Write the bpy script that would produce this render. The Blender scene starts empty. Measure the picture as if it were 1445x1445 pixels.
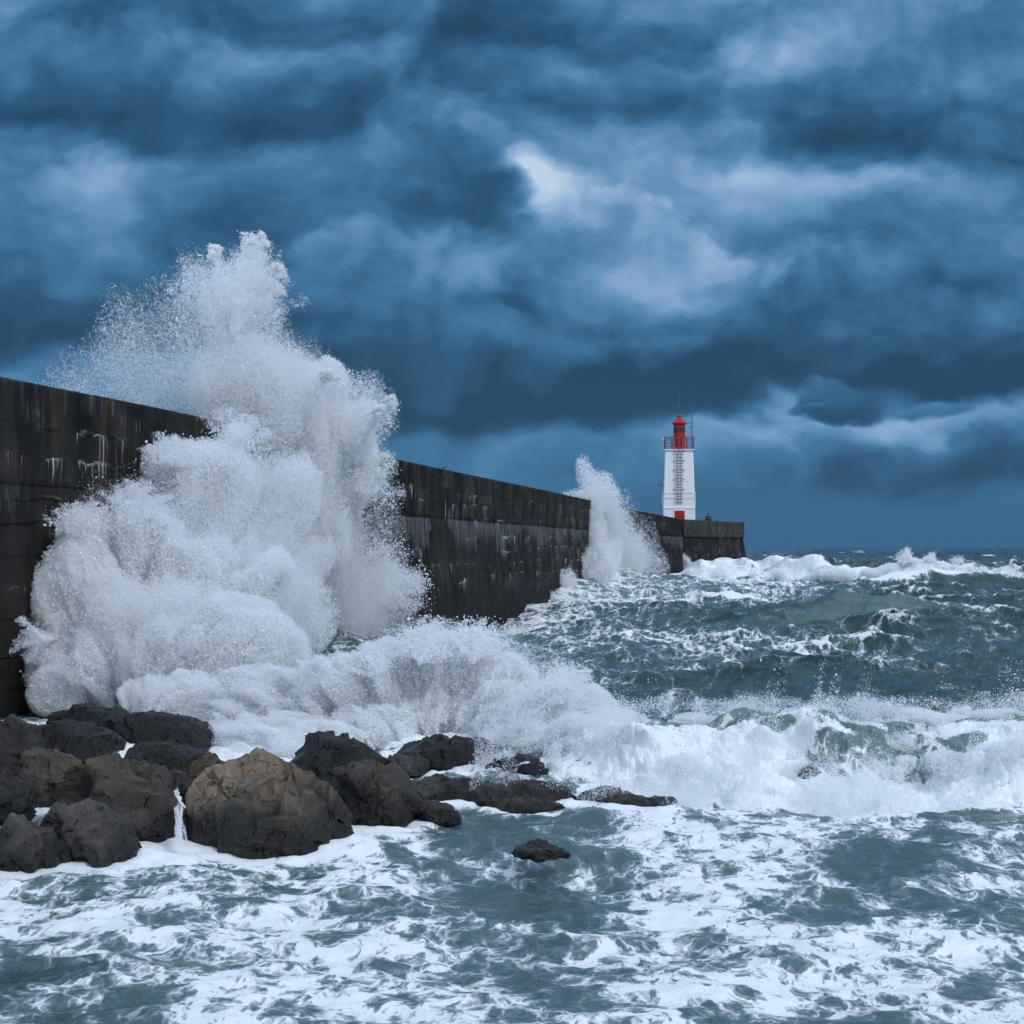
import bpy, bmesh, math, random
import numpy as np
from mathutils import Vector, Matrix

random.seed(7)
RNG = np.random.default_rng(11)
F = 2400.0            # focal length in photo pixels (photo is 1445 wide)
CH = 3.1              # camera height above mean water
CX, HY = 722.5, 772.0
PX = 1445.0 / 1024.0

def P(px, py, D):
    """world point that sits at distance D in the direction of a photo position"""
    return np.array([(px - CX) / F * D, D, CH - (py - HY) / F * D])

scene = bpy.context.scene
COL = scene.collection

# ------------------------------------------------------------------ numpy noise
LAT = RNG.random((64, 64, 64)).astype(np.float32)

def vnoise(p):
    i = np.floor(p).astype(np.int32)
    f = (p - i).astype(np.float32)
    f = f * f * f * (f * (f * 6 - 15) + 10)
    i0 = i & 63
    i1 = (i + 1) & 63
    x0, y0, z0 = i0[:, 0], i0[:, 1], i0[:, 2]
    x1, y1, z1 = i1[:, 0], i1[:, 1], i1[:, 2]
    fx, fy, fz = f[:, 0], f[:, 1], f[:, 2]
    a = LAT[x0, y0, z0] * (1 - fx) + LAT[x1, y0, z0] * fx
    b = LAT[x0, y1, z0] * (1 - fx) + LAT[x1, y1, z0] * fx
    c = LAT[x0, y0, z1] * (1 - fx) + LAT[x1, y0, z1] * fx
    d = LAT[x0, y1, z1] * (1 - fx) + LAT[x1, y1, z1] * fx
    return (a * (1 - fy) + b * fy) * (1 - fz) + (c * (1 - fy) + d * fy) * fz

def fbm(p, octaves=5, gain=0.5, lac=2.03):
    out = np.zeros(len(p), np.float32)
    amp, tot = 1.0, 0.0
    q = p.astype(np.float64).copy()
    for k in range(octaves):
        out += amp * vnoise(q)
        tot += amp
        amp *= gain
        q = q * lac + 17.3 * (k + 1)
    return out / tot          # 0..1 about 0.5

def billow(p, octaves=4, gain=0.5, lac=2.03):
    out = np.zeros(len(p), np.float32)
    amp, tot = 1.0, 0.0
    q = p.astype(np.float64).copy()
    for k in range(octaves):
        out += amp * np.abs(2 * vnoise(q) - 1)
        tot += amp
        amp *= gain
        q = q * lac + 11.7 * (k + 1)
    return out / tot

def sstep(a, b, x):
    t = np.clip((x - a) / (b - a), 0, 1)
    return t * t * (3 - 2 * t)

# ------------------------------------------------------------------ node helper
class NT:
    def __init__(self, tree):
        self.t = tree
        self.n = tree.nodes
        self.l = tree.links
    def _in(self, sock, v):
        if isinstance(v, bpy.types.NodeSocket):
            self.l.new(v, sock)
        elif v is not None:
            if isinstance(v, (tuple, list)) and sock.type == 'RGBA' and len(v) == 3:
                v = (*v, 1.0)
            sock.default_value = v
    def m(self, op, a, b=None, c=None, clamp=False):
        n = self.n.new('ShaderNodeMath'); n.operation = op; n.use_clamp = clamp
        self._in(n.inputs[0], a)
        if b is not None: self._in(n.inputs[1], b)
        if c is not None: self._in(n.inputs[2], c)
        return n.outputs[0]
    def vm(self, op, a, b=None, scale=None):
        n = self.n.new('ShaderNodeVectorMath'); n.operation = op
        self._in(n.inputs[0], a)
        if b is not None: self._in(n.inputs[1], b)
        if scale is not None: self._in(n.inputs['Scale'], scale)
        return n.outputs['Value'] if op in ('LENGTH', 'DOT_PRODUCT', 'DISTANCE') else n.outputs[0]
    def sep(self, v):
        n = self.n.new('ShaderNodeSeparateXYZ'); self._in(n.inputs[0], v); return n.outputs
    def comb(self, x, y, z):
        n = self.n.new('ShaderNodeCombineXYZ')
        for s, v in zip(n.inputs, (x, y, z)): self._in(s, v)
        return n.outputs[0]
    def noise(self, vec, scale, detail=4, rough=0.55, dist=0.0, out=0, dims='3D'):
        n = self.n.new('ShaderNodeTexNoise'); n.noise_dimensions = dims
        self._in(n.inputs['Vector'], vec)
        n.inputs['Scale'].default_value = scale
        n.inputs['Detail'].default_value = detail
        n.inputs['Roughness'].default_value = rough
        n.inputs['Distortion'].default_value = dist
        return n.outputs[out]
    def voro(self, vec, scale, feature='F1', rand=1.0, out='Distance', dims='3D'):
        n = self.n.new('ShaderNodeTexVoronoi'); n.feature = feature; n.voronoi_dimensions = dims
        self._in(n.inputs['Vector'], vec)
        n.inputs['Scale'].default_value = scale
        n.inputs['Randomness'].default_value = rand
        return n.outputs[out]
    def smooth(self, x, a, b, lo=0.0, hi=1.0):
        n = self.n.new('ShaderNodeMapRange'); n.interpolation_type = 'SMOOTHSTEP'
        self._in(n.inputs[0], x); self._in(n.inputs[1], a); self._in(n.inputs[2], b)
        self._in(n.inputs[3], lo); self._in(n.inputs[4], hi)
        return n.outputs[0]
    def ramp(self, fac, stops, interp='LINEAR'):
        n = self.n.new('ShaderNodeValToRGB'); n.color_ramp.interpolation = interp
        e = n.color_ramp.elements
        while len(e) < len(stops): e.new(0.5)
        for el, (p, c) in zip(e, stops):
            el.position = p; el.color = (*c, 1.0) if len(c) == 3 else c
        self._in(n.inputs[0], fac)
        return n.outputs[0]
    def mix(self, fac, a, b, mode='MIX'):
        n = self.n.new('ShaderNodeMix'); n.data_type = 'RGBA'; n.blend_type = mode
        self._in(n.inputs[0], fac); self._in(n.inputs[6], a); self._in(n.inputs[7], b)
        return n.outputs[2]
    def attr(self, name, out='Fac'):
        n = self.n.new('ShaderNodeAttribute'); n.attribute_name = name
        return n.outputs[out]
    def tex(self, which='Object'):
        n = self.n.new('ShaderNodeTexCoord'); return n.outputs[which]
    def bump(self, height, strength=0.5, dist=0.05, normal=None):
        n = self.n.new('ShaderNodeBump')
        n.inputs['Strength'].default_value = strength
        n.inputs['Distance'].default_value = dist
        self._in(n.inputs['Height'], height)
        if normal is not None: self._in(n.inputs['Normal'], normal)
        return n.outputs[0]

def new_mat(name):
    m = bpy.data.materials.new(name); m.use_nodes = True
    m.node_tree.nodes.clear()
    t = NT(m.node_tree)
    out = t.n.new('ShaderNodeOutputMaterial')
    return m, t, out

def principled(t, out, color, rough=0.6, normal=None, spec=0.5, ior=None, metallic=0.0):
    b = t.n.new('ShaderNodeBsdfPrincipled')
    t._in(b.inputs['Base Color'], color)
    t._in(b.inputs['Roughness'], rough)
    t._in(b.inputs['Specular IOR Level'], spec)
    t._in(b.inputs['Metallic'], metallic)
    if ior: b.inputs['IOR'].default_value = ior
    if normal is not None: t.l.new(normal, b.inputs['Normal'])
    if out is not None: t.l.new(b.outputs[0], out.inputs['Surface'])
    return b.outputs[0]

# ------------------------------------------------------------------ object helpers
def tag(o, label=None, cat=None, group=None, kind=None):
    if label: o['label'] = label
    if cat: o['category'] = cat
    if group: o['group'] = group
    if kind: o['kind'] = kind
    return o

def empty(name, loc, label, cat, group=None):
    o = bpy.data.objects.new(name, None); COL.objects.link(o)
    o.location = loc
    return tag(o, label, cat, group)

def mesh_np(name, co, faces, mat, parent=None, smooth=True, uv=None, attrs=None):
    """co n x 3, faces m x k (constant k)"""
    me = bpy.data.meshes.new(name)
    co = np.ascontiguousarray(co, dtype=np.float32)
    faces = np.ascontiguousarray(faces, dtype=np.int32)
    m, k = faces.shape
    me.vertices.add(len(co)); me.vertices.foreach_set('co', co.ravel())
    me.loops.add(m * k); me.loops.foreach_set('vertex_index', faces.ravel())
    me.polygons.add(m)
    me.polygons.foreach_set('loop_start', np.arange(0, m * k, k, dtype=np.int32))
    me.polygons.foreach_set('use_smooth', np.full(m, smooth))
    me.update(calc_edges=True)
    if uv is not None:
        l = me.uv_layers.new(name='UVMap')
        l.data.foreach_set('uv', uv[faces.ravel()].astype(np.float32).ravel())
    for an, av in (attrs or {}).items():
        a = me.attributes.new(an, 'FLOAT', 'POINT')
        a.data.foreach_set('value', av.astype(np.float32))
    me.materials.append(mat)
    o = bpy.data.objects.new(name, me); COL.objects.link(o)
    if parent: o.parent = parent
    return o

def grid_faces(nr, nc, flip=False):
    i = np.arange((nr - 1) * (nc - 1))
    r, c = i // (nc - 1), i % (nc - 1)
    a = r * nc + c
    f = np.stack([a, a + 1, a + nc + 1, a + nc], 1)
    return f[:, ::-1] if flip else f

def bm_obj(name, bm, mat, parent=None, smooth=False, bevel=0.0):
    if bevel:
        bmesh.ops.bevel(bm, geom=list(bm.edges), offset=bevel, segments=2, affect='EDGES', clamp_overlap=True)
    me = bpy.data.meshes.new(name); bm.to_mesh(me); bm.free()
    for p in me.polygons: p.use_smooth = smooth
    me.materials.append(mat)
    o = bpy.data.objects.new(name, me); COL.objects.link(o)
    if parent: o.parent = parent
    return o

def add_box(bm, c, s, rotz=0.0):
    g = bmesh.ops.create_cube(bm, size=1.0)['verts']
    M = Matrix.Translation(c) @ Matrix.Rotation(rotz, 4, 'Z') @ Matrix.Diagonal((*s, 1))
    bmesh.ops.transform(bm, matrix=M, verts=g)
    return g

def add_tube(bm, pts, r, seg=8):
    for a, b in zip(pts[:-1], pts[1:]):
        a, b = Vector(a), Vector(b); d = b - a
        g = bmesh.ops.create_cone(bm, cap_ends=True, segments=seg, radius1=r, radius2=r, depth=d.length)['verts']
        M = Matrix.Translation((a + b) / 2) @ d.to_track_quat('Z', 'Y').to_matrix().to_4x4()
        bmesh.ops.transform(bm, matrix=M, verts=g)

def add_lathe(bm, prof, seg=32, c=(0, 0, 0), rot=0.0):
    rings = []
    for r, z in prof:
        rings.append([bm.verts.new((c[0] + r * math.cos(rot + 2 * math.pi * k / seg), c[1] + r * math.sin(rot + 2 * math.pi * k / seg), c[2] + z)) for k in range(seg)])
    for A, B in zip(rings[:-1], rings[1:]):
        for k in range(seg):
            bm.faces.new((A[k], A[(k + 1) % seg], B[(k + 1) % seg], B[k]))
    bm.faces.new(rings[-1]); bm.faces.new(rings[0][::-1])

# ------------------------------------------------------------------ render settings, camera, light, sky
cam_d = bpy.data.cameras.new('camera'); cam = bpy.data.objects.new('camera', cam_d); COL.objects.link(cam)
cam.location = (0, 0, CH); cam.rotation_euler = (math.radians(90), 0, 0)
cam_d.sensor_width = 36; cam_d.sensor_fit = 'HORIZONTAL'
cam_d.lens = F / 1445.0 * 36.0
cam_d.shift_y = (HY - 722.5) / 1445.0
cam_d.clip_start = 0.1; cam_d.clip_end = 60000
scene.camera = cam
scene.render.engine = 'CYCLES'
cy = scene.cycles
cy.max_bounces = 12; cy.diffuse_bounces = 10; cy.glossy_bounces = 3; cy.transmission_bounces = 4
cy.use_denoising = True
cy.sample_clamp_indirect = 6
scene.view_settings.view_transform = 'Standard'; scene.view_settings.look = 'None'
scene.view_settings.exposure = 0; scene.view_settings.gamma = 1

SUN_EL, SUN_AZ = math.radians(42), math.radians(140)   # azimuth clockwise from +Y (the view): behind the camera, to the right
sun_d = bpy.data.lights.new('sun', 'SUN'); sun = bpy.data.objects.new('sun', sun_d); COL.objects.link(sun)
sun_d.energy = 1.5; sun_d.angle = math.radians(20); sun_d.color = (1.0, 0.985, 0.96)
sd = Vector((math.sin(SUN_AZ) * math.cos(SUN_EL), math.cos(SUN_AZ) * math.cos(SUN_EL), math.sin(SUN_EL)))
sun.rotation_euler = sd.to_track_quat('Z', 'Y').to_euler()
sun.location = sd * 50

def build_world():
    w = bpy.data.worlds.new('World'); scene.world = w; w.use_nodes = True
    w.node_tree.nodes.clear(); t = NT(w.node_tree)
    out = t.n.new('ShaderNodeOutputWorld')
    sky = t.n.new('ShaderNodeTexSky'); sky.sky_type = 'NISHITA'; sky.sun_disc = False
    sky.sun_elevation = SUN_EL; sky.sun_rotation = SUN_AZ
    d = t.tex('Generated')
    x, y, z = t.sep(d)
    yy = t.m('MAXIMUM', t.m('ABSOLUTE', y), 0.12)
    u = t.m('DIVIDE', x, yy); v = t.m('DIVIDE', z, yy)
    uv = t.comb(u, v, t.m('MULTIPLY', t.m('SIGN', y), 3.0))
    # warp the cloud layout by turbulence; cauliflower edges come from fractal cells
    sc = t.vm('MULTIPLY', uv, (1.0, 1.35, 1.0))
    w1 = t.noise(sc, 8.0, 5, 0.52, 0.0, 1)
    wo = t.vm('SCALE', t.vm('SUBTRACT', w1, (0.5, 0.5, 0.5)), scale=0.085)
    q = t.vm('ADD', uv, wo)
    qu, qv, _ = t.sep(q)
    def cells(vec):
        n = t.n.new('ShaderNodeTexVoronoi'); n.feature = 'F1'; n.normalize = True; n.voronoi_dimensions = '2D'
        t._in(n.inputs['Vector'], vec); n.inputs['Scale'].default_value = 15.0
        n.inputs['Detail'].default_value = 3.0; n.inputs['Roughness'].default_value = 0.52
        return n.outputs['Distance']
    swv = t.vm('ADD', sc, t.vm('SCALE', wo, scale=0.75))
    lump = cells(swv); lump2 = cells(t.vm('ADD', swv, (-0.009, 0.013, 0.0)))
    n1 = t.noise(t.vm('ADD', sc, wo), 11.0, 7, 0.52); n2 = t.noise(t.vm('ADD', t.vm('ADD', sc, wo), (-0.008, 0.018, 0.0)), 11.0, 7, 0.52)
    relief = t.m('ADD', t.m('MULTIPLY', t.m('SUBTRACT', n1, n2), 0.45), t.m('MULTIPLY', t.m('SUBTRACT', lump2, lump), 0.42))
    edge = t.m('ADD', t.m('MULTIPLY', t.m('SUBTRACT', lump, 0.36), 0.9), t.m('MULTIPLY', t.m('SUBTRACT', n1, 0.5), 0.9))
    fine = t.m('MULTIPLY', t.m('SUBTRACT', n1, 0.5), 0.34)
    # banks of cloud from far to near: centre (photo px), half sizes, brightness of sunny top and of base, edge softness, lumpiness
    banks = [
        (752, 296, 120, 46, 0.92, 0.72, 0.45, 0.6), (960, 270, 170, 50, 0.62, 0.5, 0.6, 0.5), (1150, 282, 190, 55, 0.70, 0.52, 0.6, 0.5),
        (140, 285, 120, 75, 0.62, 0.48, 0.7, 0.5), (1290, 545, 190, 45, 0.70, 0.55, 0.5, 0.6), (1060, 610, 150, 48, 0.58, 0.45, 0.6, 0.5),
        (90, 530, 260, 60, 0.48, 0.42, 0.8, 0.4),
        (1370, 370, 230, 120, 0.50, 0.14, 0.45, 0.9), (40, 370, 120, 110, 0.36, 0.22, 0.6, 0.6),
        (1090, 430, 180, 90, 0.46, 0.16, 0.35, 1.0), (880, 412, 170, 112, 0.66, 0.14, 0.16, 1.2), (965, 440, 90, 60, 0.50, 0.18, 0.22, 1.2),
        (600, 285, 110, 85, 0.30, 0.18, 0.3, 1.0), (420, 320, 190, 120, 0.40, 0.20, 0.5, 0.8), (560, 420, 150, 90, 0.52, 0.20, 0.30, 1.1), (450, 460, 140, 80, 0.42, 0.18, 0.35, 1.0),
        (140, 445, 260, 62, 0.28, 0.10, 0.5, 0.7), (720, 535, 330, 78, 0.30, 0.04, 0.35, 0.8), (960, 500, 170, 62, 0.30, 0.06, 0.4, 1.0),
        (1270, 470, 220, 72, 0.30, 0.02, 0.35, 0.9), (1215, 610, 92, 42, 0.64, 0.30, 0.25, 1.1), (1040, 620, 70, 34, 0.56, 0.34, 0.4, 0.9),
        (1200, 546, 56, 36, 0.24, 0.14, 0.18, 0.7), (1155, 552, 26, 9, 0.26, 0.2, 0.4, 0.8), (1300, 560, 34, 12, 0.36, 0.3, 0.5, 0.8),
        (1370, 655, 190, 40, 0.20, 0.14, 0.7, 0.4), (760, 640, 300, 40, 0.42, 0.36, 0.9, 0.3),
        (250, 110, 330, 95, 0.56, 0.16, 0.35, 1.0), (880, 100, 300, 90, 0.62, 0.20, 0.35, 1.0), (1330, 130, 240, 95, 0.48, 0.16, 0.4, 1.0), (580, 0, 400, 80, 0.5, 0.2, 0.4, 1.0),
    ]
    val = t.m('ADD', t.smooth(v, 0.0, 0.32, 0.30, 0.44), t.m('MULTIPLY', t.m('ADD', fine, relief), t.smooth(v, 0.015, 0.08)))
    front = t.smooth(y, 0.5, 0.8)
    shade = t.m('ADD', fine, t.m('MULTIPLY', relief, 0.9))
    for px, py, a, b, top, bot, soft, lumpy in banks:
        u0, v0 = (px - CX) / F, (HY - py) / F
        du = t.m('MULTIPLY', t.m('SUBTRACT', qu, u0), F / (a * 1.12))
        dv = t.m('MULTIPLY', t.m('SUBTRACT', qv, v0), F / (b * 1.12))
        r = t.m('SQRT', t.m('ADD', t.m('MULTIPLY', du, du), t.m('MULTIPLY', dv, dv)))
        r = t.m('MULTIPLY_ADD', edge, lumpy, r)
        al = t.m('MULTIPLY', t.smooth(r, 1.0 - soft, 1.0 + soft * 0.55, 1.0, 0.0), front)
        br = t.m('ADD', t.smooth(t.m('MULTIPLY_ADD', du, 0.25, dv), -0.7, 0.95, bot, top), t.m('MULTIPLY', shade, 0.35 + 0.75 * min(1.0, lumpy)))
        n = t.n.new('ShaderNodeMix'); n.data_type = 'FLOAT'
        t._in(n.inputs[0], al); t._in(n.inputs[2], val); t._in(n.inputs[3], br); val = n.outputs[0]
    val = t.m('ADD', t.m('MULTIPLY', val, 1.28), -0.09)
    val = t.m('MAXIMUM', t.m('MINIMUM', val, 1.0), 0.0)
    # colours are final radiance; the Background strength is 0.1 so they are written times ten
    k = 10.0
    def c(r, g, b): return tuple(k * ((q_ / 255.0 + 0.055) / 1.055) ** 2.4 for q_ in (r, g, b))
    cloud = t.ramp(t.m('MULTIPLY', val, 1.0), [(0.0, c(32, 72, 102)), (0.18, c(44, 88, 122)), (0.40, c(66, 117, 158)), (0.62, c(104, 148, 188)), (0.85, c(152, 184, 216)), (1.0, c(188, 210, 232))])
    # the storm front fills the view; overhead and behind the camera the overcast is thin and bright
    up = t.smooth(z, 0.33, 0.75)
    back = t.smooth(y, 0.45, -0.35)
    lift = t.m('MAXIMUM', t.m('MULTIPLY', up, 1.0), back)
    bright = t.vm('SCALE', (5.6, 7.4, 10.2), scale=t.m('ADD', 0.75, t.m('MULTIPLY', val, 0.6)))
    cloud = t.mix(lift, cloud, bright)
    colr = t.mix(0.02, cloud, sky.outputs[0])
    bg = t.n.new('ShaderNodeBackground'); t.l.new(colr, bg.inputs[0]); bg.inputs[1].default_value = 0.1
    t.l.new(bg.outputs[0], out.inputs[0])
build_world()

# ------------------------------------------------------------------ the breakwater
def mat_concrete(name, seed, base=(0.020, 0.0185, 0.0165), head=False):
    """uv: u metres along the wall, v metres above mean water"""
    m, t, out = new_mat(name)
    uv = t.tex('UV'); u, v, _ = t.sep(uv)
    p = t.comb(u, v, seed)
    big = t.noise(p, 0.35, 5, 0.6)
    fine = t.noise(p, 9.0, 6, 0.65)
    grit = t.noise(p, 45.0, 3, 0.6)
    wob = t.m('MULTIPLY', t.m('SUBTRACT', t.noise(p, 0.8, 6, 0.65), 0.5), 0.42)
    # pour courses and vertical joints, both wandering a little
    CH_ = 0.62
    slow = t.m('MULTIPLY', t.m('SUBTRACT', t.noise(t.comb(t.m('MULTIPLY', u, 0.03), t.m('MULTIPLY', v, 0.8), seed + 31), 1.0, 2, 0.5), 0.5), 1.1)
    vc = t.m('DIVIDE', t.m('ADD', v, t.m('ADD', wob, t.m('ADD', slow, 0.13))), CH_)
    fr = t.m('FRACT', vc); row = t.m('FLOOR', vc)
    seam_d = t.m('MULTIPLY', t.m('MINIMUM', fr, t.m('SUBTRACT', 1.0, fr)), CH_)
    seam_on = t.smooth(t.noise(t.comb(t.m('MULTIPLY', u, 0.33), t.m('MULTIPLY', row, 3.7), seed + 2), 1.0, 3, 0.6), 0.48, 0.62)
    seam = t.m('MULTIPLY', t.smooth(seam_d, 0.018, 0.055, 1.0, 0.0), seam_on)
    uo = t.m('ADD', t.m('ADD', u, wob), t.m('MULTIPLY', t.m('MODULO', row, 3.0), 0.37))
    uj = t.m('DIVIDE', uo, 2.6)
    jf = t.m('FRACT', uj)
    jd = t.m('MULTIPLY', t.m('MINIMUM', jf, t.m('SUBTRACT', 1.0, jf)), 2.6)
    joint_on = t.smooth(t.noise(t.comb(t.m('MULTIPLY', t.m('FLOOR', uj), 5.1), t.m('MULTIPLY', v, 0.4), seed + 5), 1.0, 2, 0.5), 0.5, 0.58)
    joint = t.m('MULTIPLY', t.smooth(jd, 0.01, 0.04, 1.0, 0.0), joint_on)
    # vertical run-off streaks, several widths
    st1 = t.noise(t.comb(t.m('MULTIPLY', u, 3.4), t.m('MULTIPLY', v, 0.28), seed), 1.0, 5, 0.62)
    st2 = t.noise(t.comb(t.m('MULTIPLY', u, 11.0), t.m('MULTIPLY', v, 0.55), seed + 9), 1.0, 4, 0.6)
    st3 = t.noise(t.comb(t.m('MULTIPLY', u, 1.1), t.m('MULTIPLY', v, 0.12), seed + 3), 1.0, 4, 0.55)
    streak = t.m('ADD', t.m('MULTIPLY', st1, 0.6), t.m('MULTIPLY', st2, 0.4))
    # where pale lime and salt collects
    uo_ = t.m('ADD', u, t.m('MULTIPLY', wob, 0.5))
    lime_zone = t.smooth(t.noise(t.comb(t.m('MULTIPLY', u, 0.30), t.m('MULTIPLY', v, 0.55), seed + 7), 1.0, 4, 0.6), 0.50, 0.66)
    grey = t.m('MULTIPLY', t.smooth(streak, 0.45, 0.66), t.m('ADD', 0.16, t.m('MULTIPLY', lime_zone, 1.1)))
    col = t.mix(t.smooth(big, 0.32, 0.7), tuple(q * 0.55 for q in base), tuple(q * 1.7 for q in base))
    col = t.mix(t.smooth(st3, 0.42, 0.62), col, t.mix(1.0, col, (0.45, 0.45, 0.47), 'MULTIPLY'))
    brown = t.smooth(t.noise(t.comb(t.m('MULTIPLY', u, 0.9), t.m('MULTIPLY', v, 0.22), seed + 4), 1.0, 5, 0.6), 0.52, 0.68)
    top = t.smooth(v, 3.2, 4.6)
    col = t.mix(t.m('MULTIPLY', brown, t.m('ADD', 0.35, t.m('MULTIPLY', top, 0.65))), col, (0.056, 0.041, 0.025))
    if head:
        col = t.mix(t.smooth(v, 4.1, 4.2), col, t.mix(t.smooth(st3, 0.35, 0.65), (0.075, 0.066, 0.048), (0.042, 0.040, 0.036)))
    gz_ = t.m('ADD', 0.35, t.m('MULTIPLY', lime_zone, 0.65))
    col = t.mix(t.m('MULTIPLY', t.m('MULTIPLY', grey, gz_), 0.8), col, (0.13, 0.135, 0.14))
    # a pale crust of salt on the panels just under the upper band, broken off square along its lower edge
    pan = t.noise(t.comb(t.m('MULTIPLY', t.m('FLOOR', t.m('DIVIDE', uo_, 2.3)), 3.3), seed, 0.0), 1.0, 0, 0.5)
    low = t.m('SUBTRACT', 4.1, t.m('MULTIPLY', t.smooth(pan, 0.3, 0.7), 1.5))
    crust = t.m('MULTIPLY', t.smooth(t.m('SUBTRACT', v, t.m('ADD', low, t.m('ADD', t.m('MULTIPLY', wob, 2.2), t.m('MULTIPLY', t.m('SUBTRACT', st2, 0.5), 2.4)))), -0.05, 0.45), t.smooth(v, 4.22, 4.16))
    crust = t.m('MULTIPLY', crust, t.m('MULTIPLY', t.smooth(u, 36.0, 44.0), t.smooth(streak, 0.40, 0.60)))
    col = t.mix(t.m('MULTIPLY', crust, 0.62), col, (0.21, 0.215, 0.225))
    blotch = t.smooth(t.noise(p, 0.9, 6, 0.65, 0.4), 0.5, 0.68)
    col = t.mix(t.m('MULTIPLY', blotch, 0.40), col, (0.040, 0.036, 0.031))
    # drips of lime that hang below the seams
    below = t.m('MULTIPLY', t.m('SUBTRACT', 1.0, fr), CH_)
    drip_n = t.noise(t.comb(t.m('MULTIPLY', u, 7.0), t.m('MULTIPLY', row, 2.3), seed + 12), 1.0, 4, 0.7)
    drip_l = t.m('MULTIPLY', t.smooth(drip_n, 0.52, 0.72), 0.95)
    drip = t.m('MULTIPLY', t.m('GREATER_THAN', drip_l, below), t.smooth(st2, 0.42, 0.55))
    spot = t.smooth(t.noise(t.comb(t.m('MULTIPLY', u, 0.5), t.m('MULTIPLY', row, 1.7), seed + 14), 1.0, 3, 0.6), 0.49, 0.58)
    lime_on = t.smooth(t.noise(t.comb(t.m('MULTIPLY', u, 0.16), t.m('MULTIPLY', v, 0.5), seed + 17), 1.0, 4, 0.65), 0.42, 0.55)
    dry = t.m('MULTIPLY', t.smooth(v, 0.9, 1.9), t.smooth(v, 5.9, 5.3))
    lime = t.m('MULTIPLY', t.m('MULTIPLY', lime_on, t.m('MULTIPLY', t.m('MAXIMUM', drip, t.m('MULTIPLY', seam, t.smooth(fine, 0.34, 0.5))), spot)), dry)
    col = t.mix(t.m('MULTIPLY', lime, 0.95), col, (0.58, 0.57, 0.54))
    # rare long white runs
    run = t.m('MULTIPLY', t.smooth(t.noise(t.comb(t.m('MULTIPLY', u, 2.6), t.m('MULTIPLY', v, 0.5), seed + 20), 1.0, 3, 0.5), 0.70, 0.74), t.smooth(grit, 0.4, 0.55))
    col = t.mix(t.m('MULTIPLY', t.m('MULTIPLY', run, dry), 0.7), col, (0.45, 0.45, 0.44))
    # one rusty run below a broken fitting
    rrun = t.m('MULTIPLY', t.smooth(t.m('ABSOLUTE', t.m('SUBTRACT', u, 66.0)), 0.25, 0.5, 1.0, 0.0), t.smooth(v, 3.9, 4.6))
    col = t.mix(t.m('MULTIPLY', rrun, 0.6), col, (0.075, 0.042, 0.016))
    dark = t.m('MAXIMUM', joint, t.m('MULTIPLY', seam, t.m('SUBTRACT', 1.0, lime)))
    col = t.mix(t.m('MULTIPLY', dark, 0.7), col, (0.006, 0.006, 0.007))
    # the tidal band is black with weed and wet
    wet = t.smooth(t.m('ADD', v, t.m('MULTIPLY', wob, 4.0)), 0.3, 1.7, 1.0, 0.0)
    col = t.mix(t.m('MULTIPLY', wet, 0.72), col, (0.012, 0.0125, 0.012))
    pit = t.smooth(t.voro(p, 5.0), 0.10, 0.22)
    h = t.m('ADD', t.m('ADD', t.m('MULTIPLY', fine, 0.6), t.m('MULTIPLY', grit, 0.25)), t.m('ADD', t.m('MULTIPLY', dark, -0.9), t.m('MULTIPLY', pit, 0.15)))
    nrm = t.bump(h, 0.75, 0.05)
    rough = t.m('ADD', 0.50, t.m('MULTIPLY', fine, 0.4))
    principled(t, out, col, rough, nrm, 0.10)
    return m

WALL_PTS = [(-13.4, 8.0), (-11.1, 20.0), (-9.25, 31.0), (-7.68, 39.0), (-4.9, 55.5), (-2.2, 70.5), (3.3, 101.5), (9.06, 136.0), (19.1, 190.0)]

def resample(pts, step):
    p = np.array(pts, float)
    # smooth the corners a touch by Catmull-Rom
    out = []
    for i in range(len(p) - 1):
        p0, p1, p2, p3 = p[max(i - 1, 0)], p[i], p[i + 1], p[min(i + 2, len(p) - 1)]
        n = max(2, int(np.linalg.norm(p2 - p1) / step))
        for k in range(n):
            s = k / n
            out.append(0.5 * ((2 * p1) + (p2 - p0) * s + (2 * p0 - 5 * p1 + 4 * p2 - p3) * s * s + (3 * p1 - p0 - 3 * p2 + p3) * s ** 3))
    out.append(p[-1])
    return np.array(out)

def loft_wall(name, path, prof, mat, parent, closed=False, rough=0.02, seed=0.0, lip=0.0):
    """prof: (offset to seaward, z, uvcoord v) list; path 2-D, the sea on its right-hand side"""
    n = len(path)
    tan = np.gradient(path, axis=0)
    tan /= np.linalg.norm(tan, axis=1)[:, None]
    nor = np.stack([tan[:, 1], -tan[:, 0]], 1)
    s = np.concatenate([[0], np.cumsum(np.linalg.norm(np.diff(path, axis=0), axis=1))])
    pr = np.array(prof, float); k = len(pr)
    co = np.zeros((n, k, 3))
    co[:, :, 0] = path[:, None, 0] + nor[:, None, 0] * pr[None, :, 0]
    co[:, :, 1] = path[:, None, 1] + nor[:, None, 1] * pr[None, :, 0]
    co[:, :, 2] = pr[None, :, 1]
    uv = np.zeros((n, k, 2)); uv[:, :, 0] = s[:, None]; uv[:, :, 1] = pr[None, :, 2]
    q = np.stack([np.repeat(s, k), np.tile(pr[:, 2], n), np.full(n * k, seed)], 1)
    d = (fbm(q * 0.9, 5) - 0.5) * 2 * rough * 2.2 + (fbm(q * np.array([7, 1.0, 1]), 3) - 0.5) * rough
    c = co.reshape(-1, 3)
    c[:, 0] += np.repeat(nor[:, 0], k) * d
    c[:, 1] += np.repeat(nor[:, 1], k) * d
    return mesh_np(name, c, grid_faces(n, k, flip=False), mat, parent, True, uv.reshape(-1, 2))

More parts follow.
